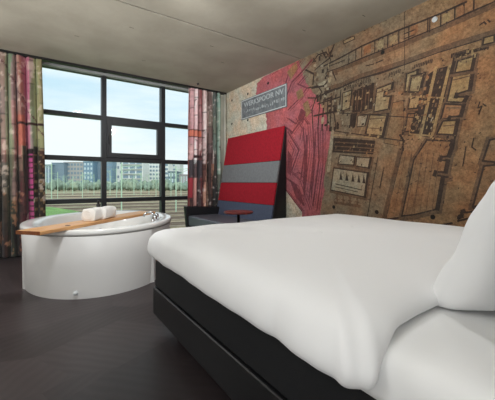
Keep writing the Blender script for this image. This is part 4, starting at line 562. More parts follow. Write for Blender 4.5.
# bare concrete end of the wall by the window, painted ground elsewhere
ft = WX-.0006
edge = [(3.0, 2.85), (3.35, 2.85), (3.6, 2.85), (3.66, 2.5), (3.62, 1.9), (3.5, 1.2), (3.42, .8), (3.05, .0)]
v = [bm.verts.new((ft, y, z)) for y, z in [(WY, 0), (WY, CZ), (3.6, CZ), (3.62, 2.6), (3.5, 2.0), (3.4, 1.2), (3.2, .6), (3.15, 0)]]
bm.faces.new(v).material_index = keys.index('w')
k = 0
for e in MURAL.split(';'):
    if not e: continue
    key = e[0]; q = [int(a)/1000 for a in e[1:].split()]
    pts = []
    for a, b in zip(q[::2], q[1::2]):
        if not pts or abs(pts[-1][0]-a)+abs(pts[-1][1]-b) > .0015: pts.append((a, b))
    if len(pts) < 3: continue
    k += 1; x = WX-.0008-k*4e-6
    try: f = bm.faces.new([bm.verts.new((x, a, b)) for a, b in pts]); f.material_index = keys.index(key)
    except ValueError: continue
    f.normal_update()
    if f.normal.x > 0: f.normal_flip()
struct('wall_right', bm, [MM[k_] for k_ in keys])
# formwork holes in the mural wall
bm = bmesh.new()
for y, z in ((2.631,.724),(2.021,.708),(1.424,.707),(4.59,2.66),(5.14,2.66),(4.59,2.18),(5.14,2.2),(5.14,1.6),(4.0,2.7),(1.95,2.5)):
    R = [[(WX-.0005-.004*t, y+r*math.cos(a*PI/6), z+r*math.sin(a*PI/6)) for a in range(12)] for r, t in ((.024, 1.), (.017, .7))]
    loft(bm, R, False, True)
o = struct('trim_1', bm, M['hole'])
# round white junction cap and its screw on the mural, high up
bm = bmesh.new()
R = [[(WX-x, 1.405+r*math.cos(a*PI/8), 2.63+r*math.sin(a*PI/8)) for a in range(16)] for r, x in ((.026,.004),(.026,.012),(.018,.018))]
loft(bm, R); struct('trim_2', bm, M['sign_white'])

struct('wall_left', bxm(LX-.2, LX, BY, WY+.25, 0, CZ+.2), M['plaster'])
struct('wall_back', bxm(LX-.2, WX+.2, BY-.2, BY, 0, CZ+.2), M['plaster'])
# window wall: pier by the mural, sill below, nib on the left
bm = bmesh.new()
box(bm, 3.06, WX, WY-.12, WY+.25, 0, CZ); box(bm, LX, 3.06, WY, WY+.25, 0, .10); box(bm, LX, -1.06, WY, WY+.25, .1, CZ)
struct('wall_front', bm, M['concrete'])
# service pipe in the corner
bm = bmesh.new(); tube(bm, [(3.155, WY-.16, 0), (3.155, WY-.16, CZ)], .022, 14); struct('trim_3', bm, M['concrete'], smooth=True)

# window wall frames : window_1 structure with parts
MX = [-1.06, -.06, .937, 1.932, 2.93]
ZT = [.10, .747, 1.425, 2.11, 2.80]
win = struct('window_1', bxm(-1.06, 3.06, WY+.02, WY+.1, 2.79, CZ), M['frame'])
for x in MX:
    w = .036 if x in (.937, 1.932) else .03
    obj('mullion', bxm(x-w, x+w, WY-.02, WY+.1, .1, 2.79), M['frame'], win)
for z, w in zip(ZT[:4], (.03, .034, .036, .032)):
    for i in range(4):
        obj('transom', bxm(MX[i]+.036, MX[i+1]-.036, WY-.01, WY+.09, z-w, z+w), M['frame'], win)
for i in range(4):
    for j in range(4):
        obj('window_pane', bxm(MX[i]+.03, MX[i+1]-.03, WY+.05, WY+.056, ZT[j]+.02, ZT[j+1]-.02), M['glass'], win)
sash = bmesh.new()
x0, x1, z0, z1 = .937+.036, 1.932-.036, 1.425+.036, 2.11-.032
for a in ((x0, x1, z0, z0+.075), (x0, x1, z1-.075, z1), (x0, x0+.075, z0+.075, z1-.075), (x1-.075, x1, z0+.075, z1-.075)):
    box(sash, a[0], a[1], WY-.04, WY+.045, a[2], a[3])
sa = obj('sash', sash, M['frame'], win)
obj('sash_handle', bxm(x0+.03, x0+.05, WY-.075, WY-.041, 1.68, 1.82), M['track'], sa)
# ceiling track and head profile
struct('trim_4', bxm(LX, 3.17, 5.31, 5.38, CZ-.035, CZ), M['track'])
struct('trim_5', bxm(-1.06, 3.06, WY-.06, WY+.02, 2.795, CZ), mat('head_profile', srgb(150,152,150), .5))
# small dark ceiling sensor
bm = bmesh.new(); lathe(bm, [(.02, CZ), (.02, CZ-.012), (.012, CZ-.028), (.004, CZ-.034)], 16, 2.44, 5.1)
tag(obj('ceiling_sensor', bm, M['black_plastic'], smooth=True), 'tiny dark sensor stud on the concrete ceiling near the right curtain', 'sensor')

# ---------------------------------------------------------------- curtains
S = lambda r, g, b: srgb(r, g, b)[:3]
def mix(a, b, t): return tuple(a[i]+(b[i]-a[i])*t for i in range(3))
def curtain(name, x0, x1, label, table, feat, n_fold, seed, gain=1., patch=.5):
    """table: list of (x, upper colour, lower colour, split height); feat(x, z, col) adds printed figures"""
    NX, NZ = int((x1-x0)*170), 150
    bm = bmesh.new(); lay = bm.loops.layers.float_color.new('print')
    V = []; UX = []
    for i in range(NX+1):
        u = i/NX; row = []
        xw = x0+(x1-x0)*u
        ph = 2*PI*n_fold*u + .9*math.sin(u*9+seed) + .5*math.sin(u*23+seed*2)
        for j in range(NZ+1):
            w = j/NZ; z = .02+w*(CZ-.055)
            amp = .052+.014*math.sin(u*17+seed)+.006*math.sin(3*z+u*12)
            gather = max(0, (w-.94)/.06)
            yy = 5.335+amp*(1-.35*gather)*math.sin(ph+.25*math.sin(z*1.3+u*5))+.006*math.sin(2.3*ph+z)
            if gather: yy += .006*math.sin(ph*3)*gather
            xx = xw+.018*math.cos(ph)+.004*math.sin(z*2+u*30)+(.055*(1-w)-.03)*(u if x0 < 0 else -(1-u)*.6)
            row.append(bm.verts.new((xx, yy, z)))
        V.append(row); UX.append(xw)
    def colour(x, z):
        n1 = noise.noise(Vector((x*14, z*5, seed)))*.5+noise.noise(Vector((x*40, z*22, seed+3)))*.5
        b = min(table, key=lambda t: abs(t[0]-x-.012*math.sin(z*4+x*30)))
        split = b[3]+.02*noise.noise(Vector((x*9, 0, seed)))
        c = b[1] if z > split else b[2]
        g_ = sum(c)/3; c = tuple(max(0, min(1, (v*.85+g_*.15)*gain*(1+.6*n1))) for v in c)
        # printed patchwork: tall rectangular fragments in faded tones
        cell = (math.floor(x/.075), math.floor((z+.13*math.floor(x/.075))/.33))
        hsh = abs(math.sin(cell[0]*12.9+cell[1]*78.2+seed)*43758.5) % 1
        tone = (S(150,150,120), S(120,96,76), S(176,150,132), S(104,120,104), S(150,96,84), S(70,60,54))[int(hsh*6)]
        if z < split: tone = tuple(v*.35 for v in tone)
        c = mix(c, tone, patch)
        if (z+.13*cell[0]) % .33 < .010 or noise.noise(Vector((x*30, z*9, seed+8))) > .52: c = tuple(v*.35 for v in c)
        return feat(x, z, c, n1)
    for i in range(NX):
        for j in range(NZ):
            f = bm.faces.new((V[i][j], V[i+1][j], V[i+1][j+1], V[i][j+1]))
            for lp, (a, b) in zip(f.loops, ((i, j), (i+1, j), (i+1, j+1), (i, j+1))):
                c = colour(UX[a], V[a][b].co.z); lp[lay] = (c[0], c[1], c[2], 1)
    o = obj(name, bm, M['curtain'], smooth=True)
    md = o.modifiers.new('t', 'SOLIDIFY'); md.thickness = .003
    tag(o, label, 'curtain')
    return o
tabL = []
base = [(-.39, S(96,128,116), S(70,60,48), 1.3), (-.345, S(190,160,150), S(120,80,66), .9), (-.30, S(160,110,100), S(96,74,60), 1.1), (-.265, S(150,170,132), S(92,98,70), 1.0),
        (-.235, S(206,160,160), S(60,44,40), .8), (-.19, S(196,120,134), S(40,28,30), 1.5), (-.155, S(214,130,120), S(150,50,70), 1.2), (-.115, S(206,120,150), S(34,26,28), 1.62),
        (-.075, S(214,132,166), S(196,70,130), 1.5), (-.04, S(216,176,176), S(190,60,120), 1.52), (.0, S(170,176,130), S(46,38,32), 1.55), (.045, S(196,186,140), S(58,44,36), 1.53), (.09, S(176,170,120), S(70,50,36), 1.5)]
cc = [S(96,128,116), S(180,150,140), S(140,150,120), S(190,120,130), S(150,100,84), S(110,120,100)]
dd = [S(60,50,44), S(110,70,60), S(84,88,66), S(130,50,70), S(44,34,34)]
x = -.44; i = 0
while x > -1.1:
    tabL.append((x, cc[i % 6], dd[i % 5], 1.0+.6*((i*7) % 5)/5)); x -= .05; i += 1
tabL = tabL+base
def featL(x, z, c, n1):
    if -.115 < x < -.03 and z > 1.5: c = mix(c, S(206,100,140), .6)
    if -.33 < x < -.25: c = mix(c, S(140,158,124) if z > 1.2 else S(90,100,76), .5)
    if x > -.01 and z > 1.55: c = mix(c, S(160,164,116), .5)
    if x > -.21 and 1.86 < z < 1.90: return S(60,34,34)
    if -.2 < x < -.12 and 1.55 < z < 1.98: return mix(c, S(190,104,84), .8)
    if -.105 < x < -.015 and 1.44 < z < 1.52: return S(40,26,30)
    if -.09 < x < -.02 and z < 1.44:               # printed block lettering running down the fold
        k = (z % .155)/.155
        if k < .18 or (k > .5 and k < .62 and x > -.055): return S(44,28,34)
        return mix(c, S(206,84,146), .8)
    if x > -.015 and z < 1.5 and (int(z*31)+int(x*60)) % 4 == 0: return mix(c, S(150,120,84), .6)
    if x < -.13 and z < .9 and n1 > .18: return mix(c, S(170,120,90), .6)
    if x < -.13 and z < 1.3 and n1 < -.2: return mix(c, S(24,20,22), .7)
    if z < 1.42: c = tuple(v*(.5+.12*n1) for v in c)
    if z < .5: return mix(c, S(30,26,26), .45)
    if n1 > .28: return mix(c, S(226,206,190), .5)
    if abs((x+.05)*2.2+(z-2.05)) < .012: return S(90,50,56)
    return c
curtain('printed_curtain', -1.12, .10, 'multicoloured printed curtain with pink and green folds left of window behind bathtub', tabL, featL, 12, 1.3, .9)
tabR = [(2.33, S(206,170,172), S(120,44,44), 1.5), (2.375, S(176,120,124), S(150,60,58), 1.42), (2.42, S(196,140,146), S(70,32,34), 1.45), (2.47, S(232,206,206), S(190,130,120), 1.4),
        (2.52, S(214,176,180), S(64,56,58), 1.46), (2.57, S(160,110,112), S(66,56,60), 1.46), (2.62, S(120,50,56), S(96,30,36), 1.6), (2.66, S(196,166,164), S(90,36,38), 1.4),
        (2.71, S(216,200,196), S(180,128,106), 1.5), (2.76, S(188,150,146), S(176,140,116), 1.3), (2.81, S(90,70,70), S(60,36,36), 1.6), (2.86, S(170,160,154), S(176,120,96), 1.4),
        (2.91, S(80,90,84), S(40,36,36), 1.6), (2.96, S(104,134,120), S(70,76,70), 1.2), (3.01, S(120,148,134), S(84,92,82), 1.2)]
def featR(x, z, c, n1):
    if 2.36 < x < 2.60 and 1.92 < z < 2.02: return mix(c, S(206,110,78), .85)
    if 2.36 < x < 2.68 and (2.02 < z < 2.04 or 1.90 < z < 1.92): return S(70,30,30)
    if 2.4 < x < 2.66 and 1.12 < z < 1.46: return mix(c, S(58,56,62), .85) if n1 < .25 else mix(c, S(120,116,120), .6)
    if 2.34 < x < 2.46 and .75 < z < 1.12: return mix(c, S(176,44,60), .75)
    if 2.47 < x < 2.56 and .6 < z < 1.12: return mix(c, S(214,160,150), .8)
    if 2.44 < x < 2.66 and 1.5 < z < 1.55: return S(60,26,30)
    if n1 > .3: return mix(c, S(230,214,208), .45)
    if n1 < -.28 and z < 1.9: return mix(c, S(50,24,28), .6)
    return c
curtain('printed_curtain', 2.33, 3.03, 'rose and copper printed curtain with green edge right of the window', tabR, featR, 7, 4.1, 1.35, .22)

# ---------------------------------------------------------------- enamel sign
sg = thing('wall_sign', 'grey rectangular sign with white border and lettering on the mural wall', 'sign', (WX, 4.158, 2.21))
Y0, Y1, Z0, Z1 = -.632, .632, 0, .365
bm = bmesh.new()
for a in ((Y0+.012, Y1-.012, Z1-.024, Z1-.012), (Y0+.012, Y1-.012, .012, .024), (Y0+.012, Y0+.024, .024, Z1-.024), (Y1-.024, Y1-.012, .024, Z1-.024)):
    box(bm, -.0185, -.015, *a)
obj('border', bm, M['sign_white'], sg)
def text(name, body, size, y, z, w, parent, m):
    cu = D.curves.new(name, 'FONT'); cu.body = body; cu.size = size; cu.extrude = .001; cu.align_x = 'CENTER'; cu.align_y = 'CENTER'
    cu.resolution_u = 3; cu.offset = w
    o = D.objects.new(name, cu); COL.objects.link(o); dg = bpy.context.evaluated_depsgraph_get()
    me = D.meshes.new_from_object(o.evaluated_get(dg)); D.objects.remove(o)
    me.materials.clear(); me.materials.append(m)
    t = link(name, me, parent); t.rotation_euler = (PI/2, 0, -PI/2); t.location = (-.0172, y, z)
    return t
text('lettering', 'WERKSPOOR NV', .122, -.01, .258, .0015, sg, M['sign_red']).scale = (1.17, 1, 1)
# second line is worn away to faint scratched strokes
bm = bxm(-.016, -.003, Y0, Y1, Z0, Z1); rs = random.Random(3); y = Y1-.16
while y > Y0+.07:
    hh = rs.uniform(.02, .06); z_ = .125+rs.uniform(-.02, .02)+(.02 if y < -.3 else 0)
    for q in range(rs.randint(1, 3)):
        yy = y-q*.012; box(bm, -.0175, -.0155, yy-.0035, yy+.0035, z_-hh/2+rs.uniform(-.01, .01), z_+hh/2, 1)
    y -= rs.uniform(.035, .06)
for q in range(16):
    yy = rs.uniform(Y0+.05, Y1-.05); z_ = rs.uniform(.05, .19); box(bm, -.0172, -.0155, yy-rs.uniform(.01, .03), yy, z_, z_+.004, 1)
obj('plate', bm, [M['sign_grey'], M['sign_red']], sg)

# ---------------------------------------------------------------- high-back bench
bn = thing('high_back_bench', 'high-backed bench with red, grey and slate blue striped back leaning against mural wall', 'bench', (2.7, 4.37, 0))
def wx(z): return 2.86+(z-.40)*(3.135-2.86)/(1.91-.40)-2.7
y0, y1 = 3.53-4.37, 5.20-4.37
bands = [('red_band', 1.915, 1.375, 'red_fabric'), ('grey_band', 1.375, 1.04, 'grey_fabric'), ('red_band', 1.04, .70, 'red_fabric'), ('slate_band', .70, .30, 'slate_fabric')]
bk = bmesh.new()
def quadprism(bm, sec, ya, yb):   # section in x,z extruded along y
    a = [bm.verts.new((x, ya, z)) for x, z in sec]; b = [bm.verts.new((x, yb, z)) for x, z in sec]; n = len(sec)
    bm.faces.new(a); bm.faces.new(list(reversed(b)))
    for i in range(n): bm.faces.new((a[i], b[i], b[(i+1) % n], a[(i+1) % n]))
quadprism(bk, [(wx(0)+.03, .0), (.475, 0), (.475, 1.90), (wx(1.90)+.03, 1.90)], y0, y1)
obj('back_shell', bk, M['black_fabric'], bn, bevel=.008)
for nm, zt, zb, m in bands:
    b = bmesh.new(); quadprism(b, [(wx(zb), zb+.002), (wx(zb)+.029, zb+.002), (wx(zt)+.029, zt-.002), (wx(zt), zt-.002)], y0+.004, y1-.004)
    obj(nm, b, M[m], bn, bevel=.006)['label'] = {'red_fabric': 'red fabric band', 'grey_fabric': 'grey fabric band', 'slate_fabric': 'slate blue fabric band'}[m]
obj('seat', bxm(-.45, .14, y0+.1, y1-.1, .27, .45), M['seat'], bn, bevel=.025, seg=3)
obj('seat_base', bxm(-.42, .2, y0+.02, y1-.02, .06, .27), M['black_fabric'], bn, bevel=.008)
for a, b in ((y1-.10, y1),):
    bm = bmesh.new(); quadprism(bm, [(-.44, .06), (.26, .06), (.26, .575), (-.50, .615)], a, b)
    obj('armrest', bm, M['black_fabric'], bn, bevel=.015, seg=3)
for x in (-.38, .3):
    for y in (y0+.08, y1-.08):
        b = bmesh.new(); tube(b, [(x, y, .0), (x, y, .07)], .02, 10); obj('leg', b, M['black_fabric'], bn)

# ---------------------------------------------------------------- side table
st = thing('side_table', 'small round red-brown pedestal table in front of striped bench', 'table', (2.0, 3.07, 0))
b = bmesh.new(); lathe(b, [(.02, .675), (.165, .675), (.176, .682), (.176, .694), (.168, .70), (.02, .70)], 40); obj('tabletop', b, M['table_top'], st, autosmooth=1)
b = bmesh.new(); lathe(b, [(.018, .02), (.018, .675)], 16); obj('pole', b, M['black_plastic'], st, smooth=True)
b = bmesh.new(); lathe(b, [(.16, 0), (.16, .008), (.03, .022), (.02, .03)], 32); obj('foot_plate', b, M['black_plastic'], st, smooth=True)

# ---------------------------------------------------------------- bathtub
CX, CY, TA = .674, 4.007, -.247      # centre and turn of the oval
ca, sa_ = math.cos(TA), math.sin(TA)
def ell(a, b, z, n=96, dy=0, wob=0):
    o = []
    for i in range(n):
        t = 2*PI*i/n; x = b*math.cos(t); y = a*math.sin(t)+dy
        o.append((x, y, z))
    return o
tb = thing('bathtub', 'large white oval whirlpool bathtub standing before the window', 'bathtub', (CX, CY, 0), TA)
A, B = 1.0, .79
def R_(i, z, dy=0): return ell(A-i, B-i, z, 96, dy)
bm = bmesh.new()
loft(bm, [R_(.03,.577), R_(.002,.577), R_(.0,.582), R_(.0,.606), R_(.006,.618), R_(.022,.623), R_(.10,.618), R_(.125,.610), R_(.145,.58), R_(.18,.45), R_(.23,.28), R_(.29,.18), R_(.38,.145), R_(.6,.14)], False, True)
basin = obj('basin', bm, M['white_acrylic'], tb, smooth=True)
bm = bmesh.new()
loft(bm, [R_(.045,0), R_(.04,.05), R_(.024,.3), R_(.012,.55), R_(.014,.58)], False, False)
obj('skirt', bm, M['apron'], tb, smooth=True)
bm = bmesh.new(); loft(bm, [R_(.02,.562), R_(.007,.565), R_(.007,.573), R_(.02,.5765)], False, False)
obj('rim_seam', bm, M['seam'], tb, smooth=True)
# bowed front panel: proud of the skirt, facing the room
def panel_ring(z, off, th, a0, a1, n=48):
    o = []
    for i in range(n+1):
        t = a0+(a1-a0)*i/n; o.append(((B-off)*math.cos(t), (A-off)*math.sin(t), z))
    for i in range(n, -1, -1):
        t = a0+(a1-a0)*i/n; o.append(((B-off-th)*math.cos(t), (A-off-th)*math.sin(t), z))
    return o
a0, a1 = math.radians(212), math.radians(310.5)
bm = bmesh.new(); loft(bm, [panel_ring(0, .034, .03, a0, a1), panel_ring(.06, .027, .03, a0, a1), panel_ring(.3, .012, .03, a0, a1), panel_ring(.553, .001, .03, a0, a1), panel_ring(.561, .005, .02, a0, a1)])
fp = obj('front_panel', bm, M['apron'], tb, smooth=True)
fp.modifiers.new('e', 'EDGE_SPLIT')
# little corner fillets beside the panel ends
for t, sgn in ((a0, -1), (a1, 1)):
    bm = bmesh.new(); R = []
    for z, w in ((0, .085), (.3, .05), (.5, .02)):
        off = .042-.06*z
        p = [((B-off)*math.cos(t), (A-off)*math.sin(t)), ((B-off-.04)*math.cos(t), (A-off-.04)*math.sin(t))]
        t2 = t+sgn*w*.9
        q = ((B-off+w*.28)*math.cos(t2), (A-off+w*.28)*math.sin(t2)); q2 = ((B-off-.04)*math.cos(t2+sgn*.03), (A-off-.04)*math.sin(t2+sgn*.03))
        r = [(p[0][0], p[0][1], z), (q[0], q[1], z), (q2[0], q2[1], z), (p[1][0], p[1][1], z)]
        R.append(r if sgn > 0 else list(reversed(r)))
    loft(bm, R); obj('corner_trim', bm, M['apron'], tb)
# drain knob low on the front panel
t = math.radians(259)
bm = bmesh.new(); c_, s_ = math.cos(t), math.sin(t)
px, py = (B-.028)*c_, (A-.028)*s_
tube(bm, [(px, py, .06), (px+.012*c_, py+.02*s_, .06), (px+.02*c_, py+.035*s_, .06)], [.018, .018, .010], 14); obj('drain_knob', bm, M['sign_white'], tb, smooth=True)
# jets, drain, tap on the far right end of the rim
for i, dg in enumerate((60, 100, 140, 180, 220, 300, 340)):
    t = math.radians(dg); bm = bmesh.new()
    p = Vector(((B-.212)*math.cos(t), (A-.212)*math.sin(t), .36)); nrm = Vector((-math.cos(t), -math.sin(t), .3)).normalized()
    tube(bm, [p-nrm*.01, p+nrm*.012, p+nrm*.016], [.032, .032, .014], 16); obj('jet', bm, M['chrome'], basin, smooth=True)
bm = bmesh.new(); lathe(bm, [(.035, .139), (.035, .146), (.02, .149)], 20); obj('drain', bm, M['chrome'], basin, smooth=True)
RZ = Matrix.Rotation(-TA, 3, 'Z')
def L(x, y, z): v = RZ @ Vector((x-CX, y-CY, 0)); return (v.x, v.y, z)
tp = bmesh.new()
bp_ = (1.19, 3.72)
tube(tp, [L(*bp_, .42), L(*bp_, .64)], .02, 14)
tube(tp, [L(*bp_, .63), L(bp_[0]-.0, bp_[1], .66), L(bp_[0]-.03, bp_[1]+.01, .68), L(bp_[0]-.07, bp_[1]+.03, .68), L(bp_[0]-.10, bp_[1]+.045, .655), L(bp_[0]-.105, bp_[1]+.05, .63)], .012, 12)
tap = obj('tap', tp, M['chrome'], tb, smooth=True)
for dx, dy in ((.075, .10), (-.02, -.12)):
    b = bmesh.new(); tube(b, [L(bp_[0]+dx, bp_[1]+dy, .50), L(bp_[0]+dx, bp_[1]+dy, .645), L(bp_[0]+dx, bp_[1]+dy, .655)], [.022, .02, .012], 14); obj('tap_knob', b, M['chrome'], tap, smooth=True)

# ---------------------------------------------------------------- wooden board, towels, bottle
dv = Vector((.749, .663)); nv = Vector((.663, -.749)); st0 = Vector((-.045, 3.04)); blen = 1.74
ang = math.atan2(dv.y, dv.x)
bd = thing('bath_board', 'long light wooden board laid across the bathtub rim', 'board', (st0.x, st0.y, .623), ang)
b = bmesh.new(); box(b, 0, blen, -.12, .12, 0, .032)
# small round finger hole shown as a dark disc, the shaded depth only coloured
obj('plank', b, M['wood'], bd, bevel=.006)
obj('end_cap', bxm(-.006, -.0005, -.119, .119, .001, .031), M['wood_end'], bd)['label'] = 'darker end grain strip'
b = bmesh.new(); lathe(b, [(.022, .0321), (.022, .0335), (.014, .0337)], 20, .33, -.065); obj('finger_hole', b, M['hole'], bd)
def brd(u, v): return (st0.x+dv.x*u+nv.x*v, st0.y+dv.y*u+nv.y*v)
def towel(name, u, v, rz, label, ln=.25, r=.062, sq=1.0):
    x, y = brd(u, v); t = thing(name, label, 'towel', (x, y, .656), rz, 'rolled towels on the bath board')
    bm = bmesh.new(); rings = []; n = 28
    for k, (f, s) in enumerate(((-.5, .93), (-.49, .98), (-.46, 1.0), (-.2, 1.01), (.1, .99), (.3, 1.02), (.46, 1.0), (.49, .98), (.5, .93))):
        rg = []
        for i in range(n):
            a = 2*PI*i/n; ca_, sn = math.cos(a), math.sin(a)
            e = .5
            px = r*1.12*s*math.copysign(abs(ca_)**e, ca_); pz = r*s*sq*math.copysign(abs(sn)**e, sn)+r*sq
            px += .004*math.sin(5*a+f*7); rg.append((f*ln, px, max(pz, 0)))
        rings.append(rg)
    loft(bm, rings); obj('roll', bm, M['towel'], t, smooth=True)
    for sg_ in (-1, 1):                                  # spiral of the roll on both ends
        bm = bmesh.new(); pts = []
        for i in range(60):
            a = i/60*4.6*PI; rr = .01+.04*(i/60); pts.append((sg_*(ln*.5-.001), rr*1.1*math.cos(a), r*sq+rr*sq*math.sin(a)))
        tube(bm, pts, .0045, 6); obj('spiral_edge', bm, M['towel'], t, smooth=True)
    return t
towel('rolled_towel', .74, .005, PI/2-.62, 'rolled white towel on the wooden board, nearer the left end')
towel('rolled_towel', .895, .005, PI/2-.62, 'rolled white towel on the wooden board, nearer the tap', ln=.25, r=.062)
bx_, by_ = brd(.92, .0)
bt = thing('soap_bottle', 'small black bottle standing behind the white rolled towels', 'bottle', (.762, 4.925, .623))
b = bmesh.new(); lathe(b, [(.024, 0), (.027, .004), (.027, .10), (.02, .113), (.012, .12)], 20); obj('bottle_body', b, M['black_plastic'], bt, smooth=True)
b = bmesh.new(); lathe(b, [(.016, .118), (.016, .15), (.013, .154)], 16); obj('cap', b, M['black_plastic'], bt, smooth=True)

# ---------------------------------------------------------------- bed
bed = thing('boxspring_bed', 'large black leather boxspring bed with white fitted sheet beside the mural wall', 'bed', (1.69, 1.2, 0))
bx = 1.69; by = 1.2
X0, X1, Yh, Yf = .70-bx, 2.68-bx, -.02-by, 2.21-by
obj('lower_base', bxm(X0, X1, Yh, Yf, .10, .295), M['leather'], bed, bevel=.012, seg=3)
obj('upper_base', bxm(X0+.012, X1-.012, Yh, Yf-.012, .298, .50), M['navy'], bed, bevel=.012, seg=3)
for x in (X0+.12, X1-.12):
    for y in (Yh+.15, (Yh+Yf)/2, Yf-.25):
        b = bmesh.new(); lathe(b, [(.03, 0), (.03, .1)], 16, x, y); obj('leg', b, M['black_plastic'], bed, smooth=True)
obj('headboard', bxm(X0-.02, X1+.02, Yh-.11, Yh-.005, 0, 1.15), M['leather'], bed, bevel=.02, seg=3)
# fitted sheet over the topper
bm = bmesh.new(); rings = []
for off, z in ((.0, .502), (-.006, .51), (-.002, .56), (.0, .60), (.012, .625), (.04, .643), (.1, .648), (.4, .65), (.8, .65)):
    rg = []
    for (x, y, nx, ny) in rrect((X1-X0)/2+.006-off, (Yf-Yh)/2+.004-off, .07, 6, 26):
        w = .0035*math.sin(9*(x+y)+z*30)+.003*math.sin(23*x-17*y)
        rg.append((x+nx*w, y+ny*w+(Yf+Yh)/2, z+(.003*noise.noise(Vector((x*5, y*5, 0))) if off > .03 else 0)))
    rings.append(rg)
loft(bm, rings); obj('fitted_sheet', bm, M['sheet'], bed, smooth=True, subsurf=1)['label'] = 'white fitted sheet'

# duvet: one soft slab whose side and foot edges hang over the mattress
dx0, dx1, dy0, dy1 = .61, 2.80, .445, 2.30
hx, hy, mx_, my_ = (dx1-dx0)/2, (dy1-dy0)/2, (dx0+dx1)/2, (dy0+dy1)/2
prof = [  # inset, z draped, z at the head end
 (.45, .652, .655), (.14, .652, .655), (.085, .648, .655), (.055, .60, .654), (.045, .54, .653), (.028, .515, .653), (.008, .528, .657), (.0, .56, .668), (.003, .61, .682), (.02, .66, .698),
 (.065, .694, .712), (.13, .711, .720), (.24, .720, .722), (.42, .722, .722), (.65, .722, .722), (.85, .722, .722), (.955, .722, .722)]
bm = bmesh.new(); rings = []
for kx, (off, zd, zh) in enumerate(prof):
    rg = []
    for (x, y, nx, ny) in rrect(hx-off, hy-off, max(.09-off*.35, .03), 10, 44):
        edge_h = max(0., -ny) if ny < 0 else 0.
        near = 1-min(1, max(0, (y+hy)/.35)) if nx < -.5 or nx > .5 else 0
        w = edge_h**2*min(1, max(0, (hx-abs(x)-.02)/.16))
        w = w*w*(3-2*w)
        z = zd*(1-w)+zh*w
        Xw, Yw = x+mx_, y+my_
        if x < 0: Xw += (-x/hx)*.055*(y+hy)/(2*hy)
        cn = max(0, 1-math.hypot(x+hx, y+hy)/.30)
        Yw -= .055*cn*cn; Xw -= .01*cn
        fold = 0
        if off < .3 and kx > 3:
            k_ = (1-off/.3)
            fold_c = k_*cn*(.016*noise.noise(Vector((Xw*13, Yw*16, zd*14)))+.008*math.sin((Yw-Xw)*75))
            fold = k_*(1-w)*(.005*noise.noise(Vector((Xw*3.1, Yw*3.1, 1)))*2+.003*math.sin(Yw*11+Xw*9)+.002*math.sin(Yw*31))
            fold += fold_c
            # pinched seam a third of the way along the side
            if nx < -.5: fold -= k_*.014*math.exp(-((Yw-.76)/.022)**2)
        hem = (.008*noise.noise(Vector((Xw*2.2, Yw*2.2, 5)))+max(0, 2.3-Yw)*.012)*(1-w) if off < .06 and zd < .605 else 0
        top = (.012*noise.noise(Vector((Xw*1.7, Yw*1.7, 9)))+.006*noise.noise(Vector((Xw*5+Yw*3, Yw*2, 2))))*min(1, off/.2) if kx > 8 else 0
        if kx == len(prof)-1: y = 0; Yw = my_; top = .012*noise.noise(Vector((Xw*1.7, Yw*1.7, 9)))+.006*noise.noise(Vector((Xw*5+Yw*3, Yw*2, 2))); nx = ny = w = 0; z = zd
        rg.append((Xw+nx*fold, Yw+ny*fold+.02*w*noise.noise(Vector((Xw*2.5, 0, 3))), z+hem+top))
    rings.append(rg)
loft(bm, rings, True, False); bmesh.ops.remove_doubles(bm, verts=bm.verts, dist=.0004); bmesh.ops.recalc_face_normals(bm, faces=bm.faces); dv_ = obj('duvet', bm, M['linen'], smooth=True, subsurf=1)
tag(dv_, 'thick white duvet spread over the bed, hanging over its side and foot', 'duvet')

# pillows
def pillow(label, loc, rot, w=.78, h=.55, t=.24, seed=0):
    N = 28; bm = bmesh.new(); G = {}
    for sd in (1, -1):
        for i in range(N+1):
            for j in range(N+1):
                u, v = -1+2*i/N, -1+2*j/N
                if sd == -1 and (abs(u) == 1 or abs(v) == 1): G[(sd, i, j)] = G[(1, i, j)]; continue
                th = ((1-abs(u)**4)*(1-abs(v)**(3 if v > 0 else 7)))**.5*(1-.18*max(0, v))
                pin = 1-.05*(abs(u)**2)*(abs(v)**2)
                edge = max(abs(u), abs(v))
                wr = .010*noise.noise(Vector((u*2.5, v*2.5, seed+sd)))+.007*noise.noise(Vector((u*8, v*8, seed)))*(edge**3)
                G[(sd, i, j)] = bm.verts.new((u*w/2*(1-.03*(1-abs(v)))*pin, sd*(t/2*th)+.42*t*max(0, -v)**3*(1-.75*abs(u)**4)+wr*(1 if edge < 1 else .9), v*h/2*(1-.03*(1-abs(u)))*pin))
    for sd in (1, -1):
        for i in range(N):
            for j in range(N):
                f = [G[(sd, i, j)], G[(sd, i+1, j)], G[(sd, i+1, j+1)], G[(sd, i, j+1)]]
                bm.faces.new(f if sd < 0 else list(reversed(f)))
    o = obj('pillow', bm, M['linen'], smooth=True, subsurf=1); o.location = loc; o.rotation_euler = rot
    tag(o, label, 'pillow')
    return o
PILLOWS = [
 ('plump white pillow leaning upright against the headboard, nearest the bed side', (1.33, .19, .865), (math.radians(27), 0, math.radians(-25)), .80, .53, .20),
 ('plump white pillow leaning upright at the wall side of the bed', (2.2, .17, .895), (math.radians(18), 0, 0), .74, .52, .24)]
for i, (lb, lo, ro, w_, h_, t_) in enumerate(PILLOWS): pillow(lb, lo, ro, w_, h_, t_, seed=i*4)

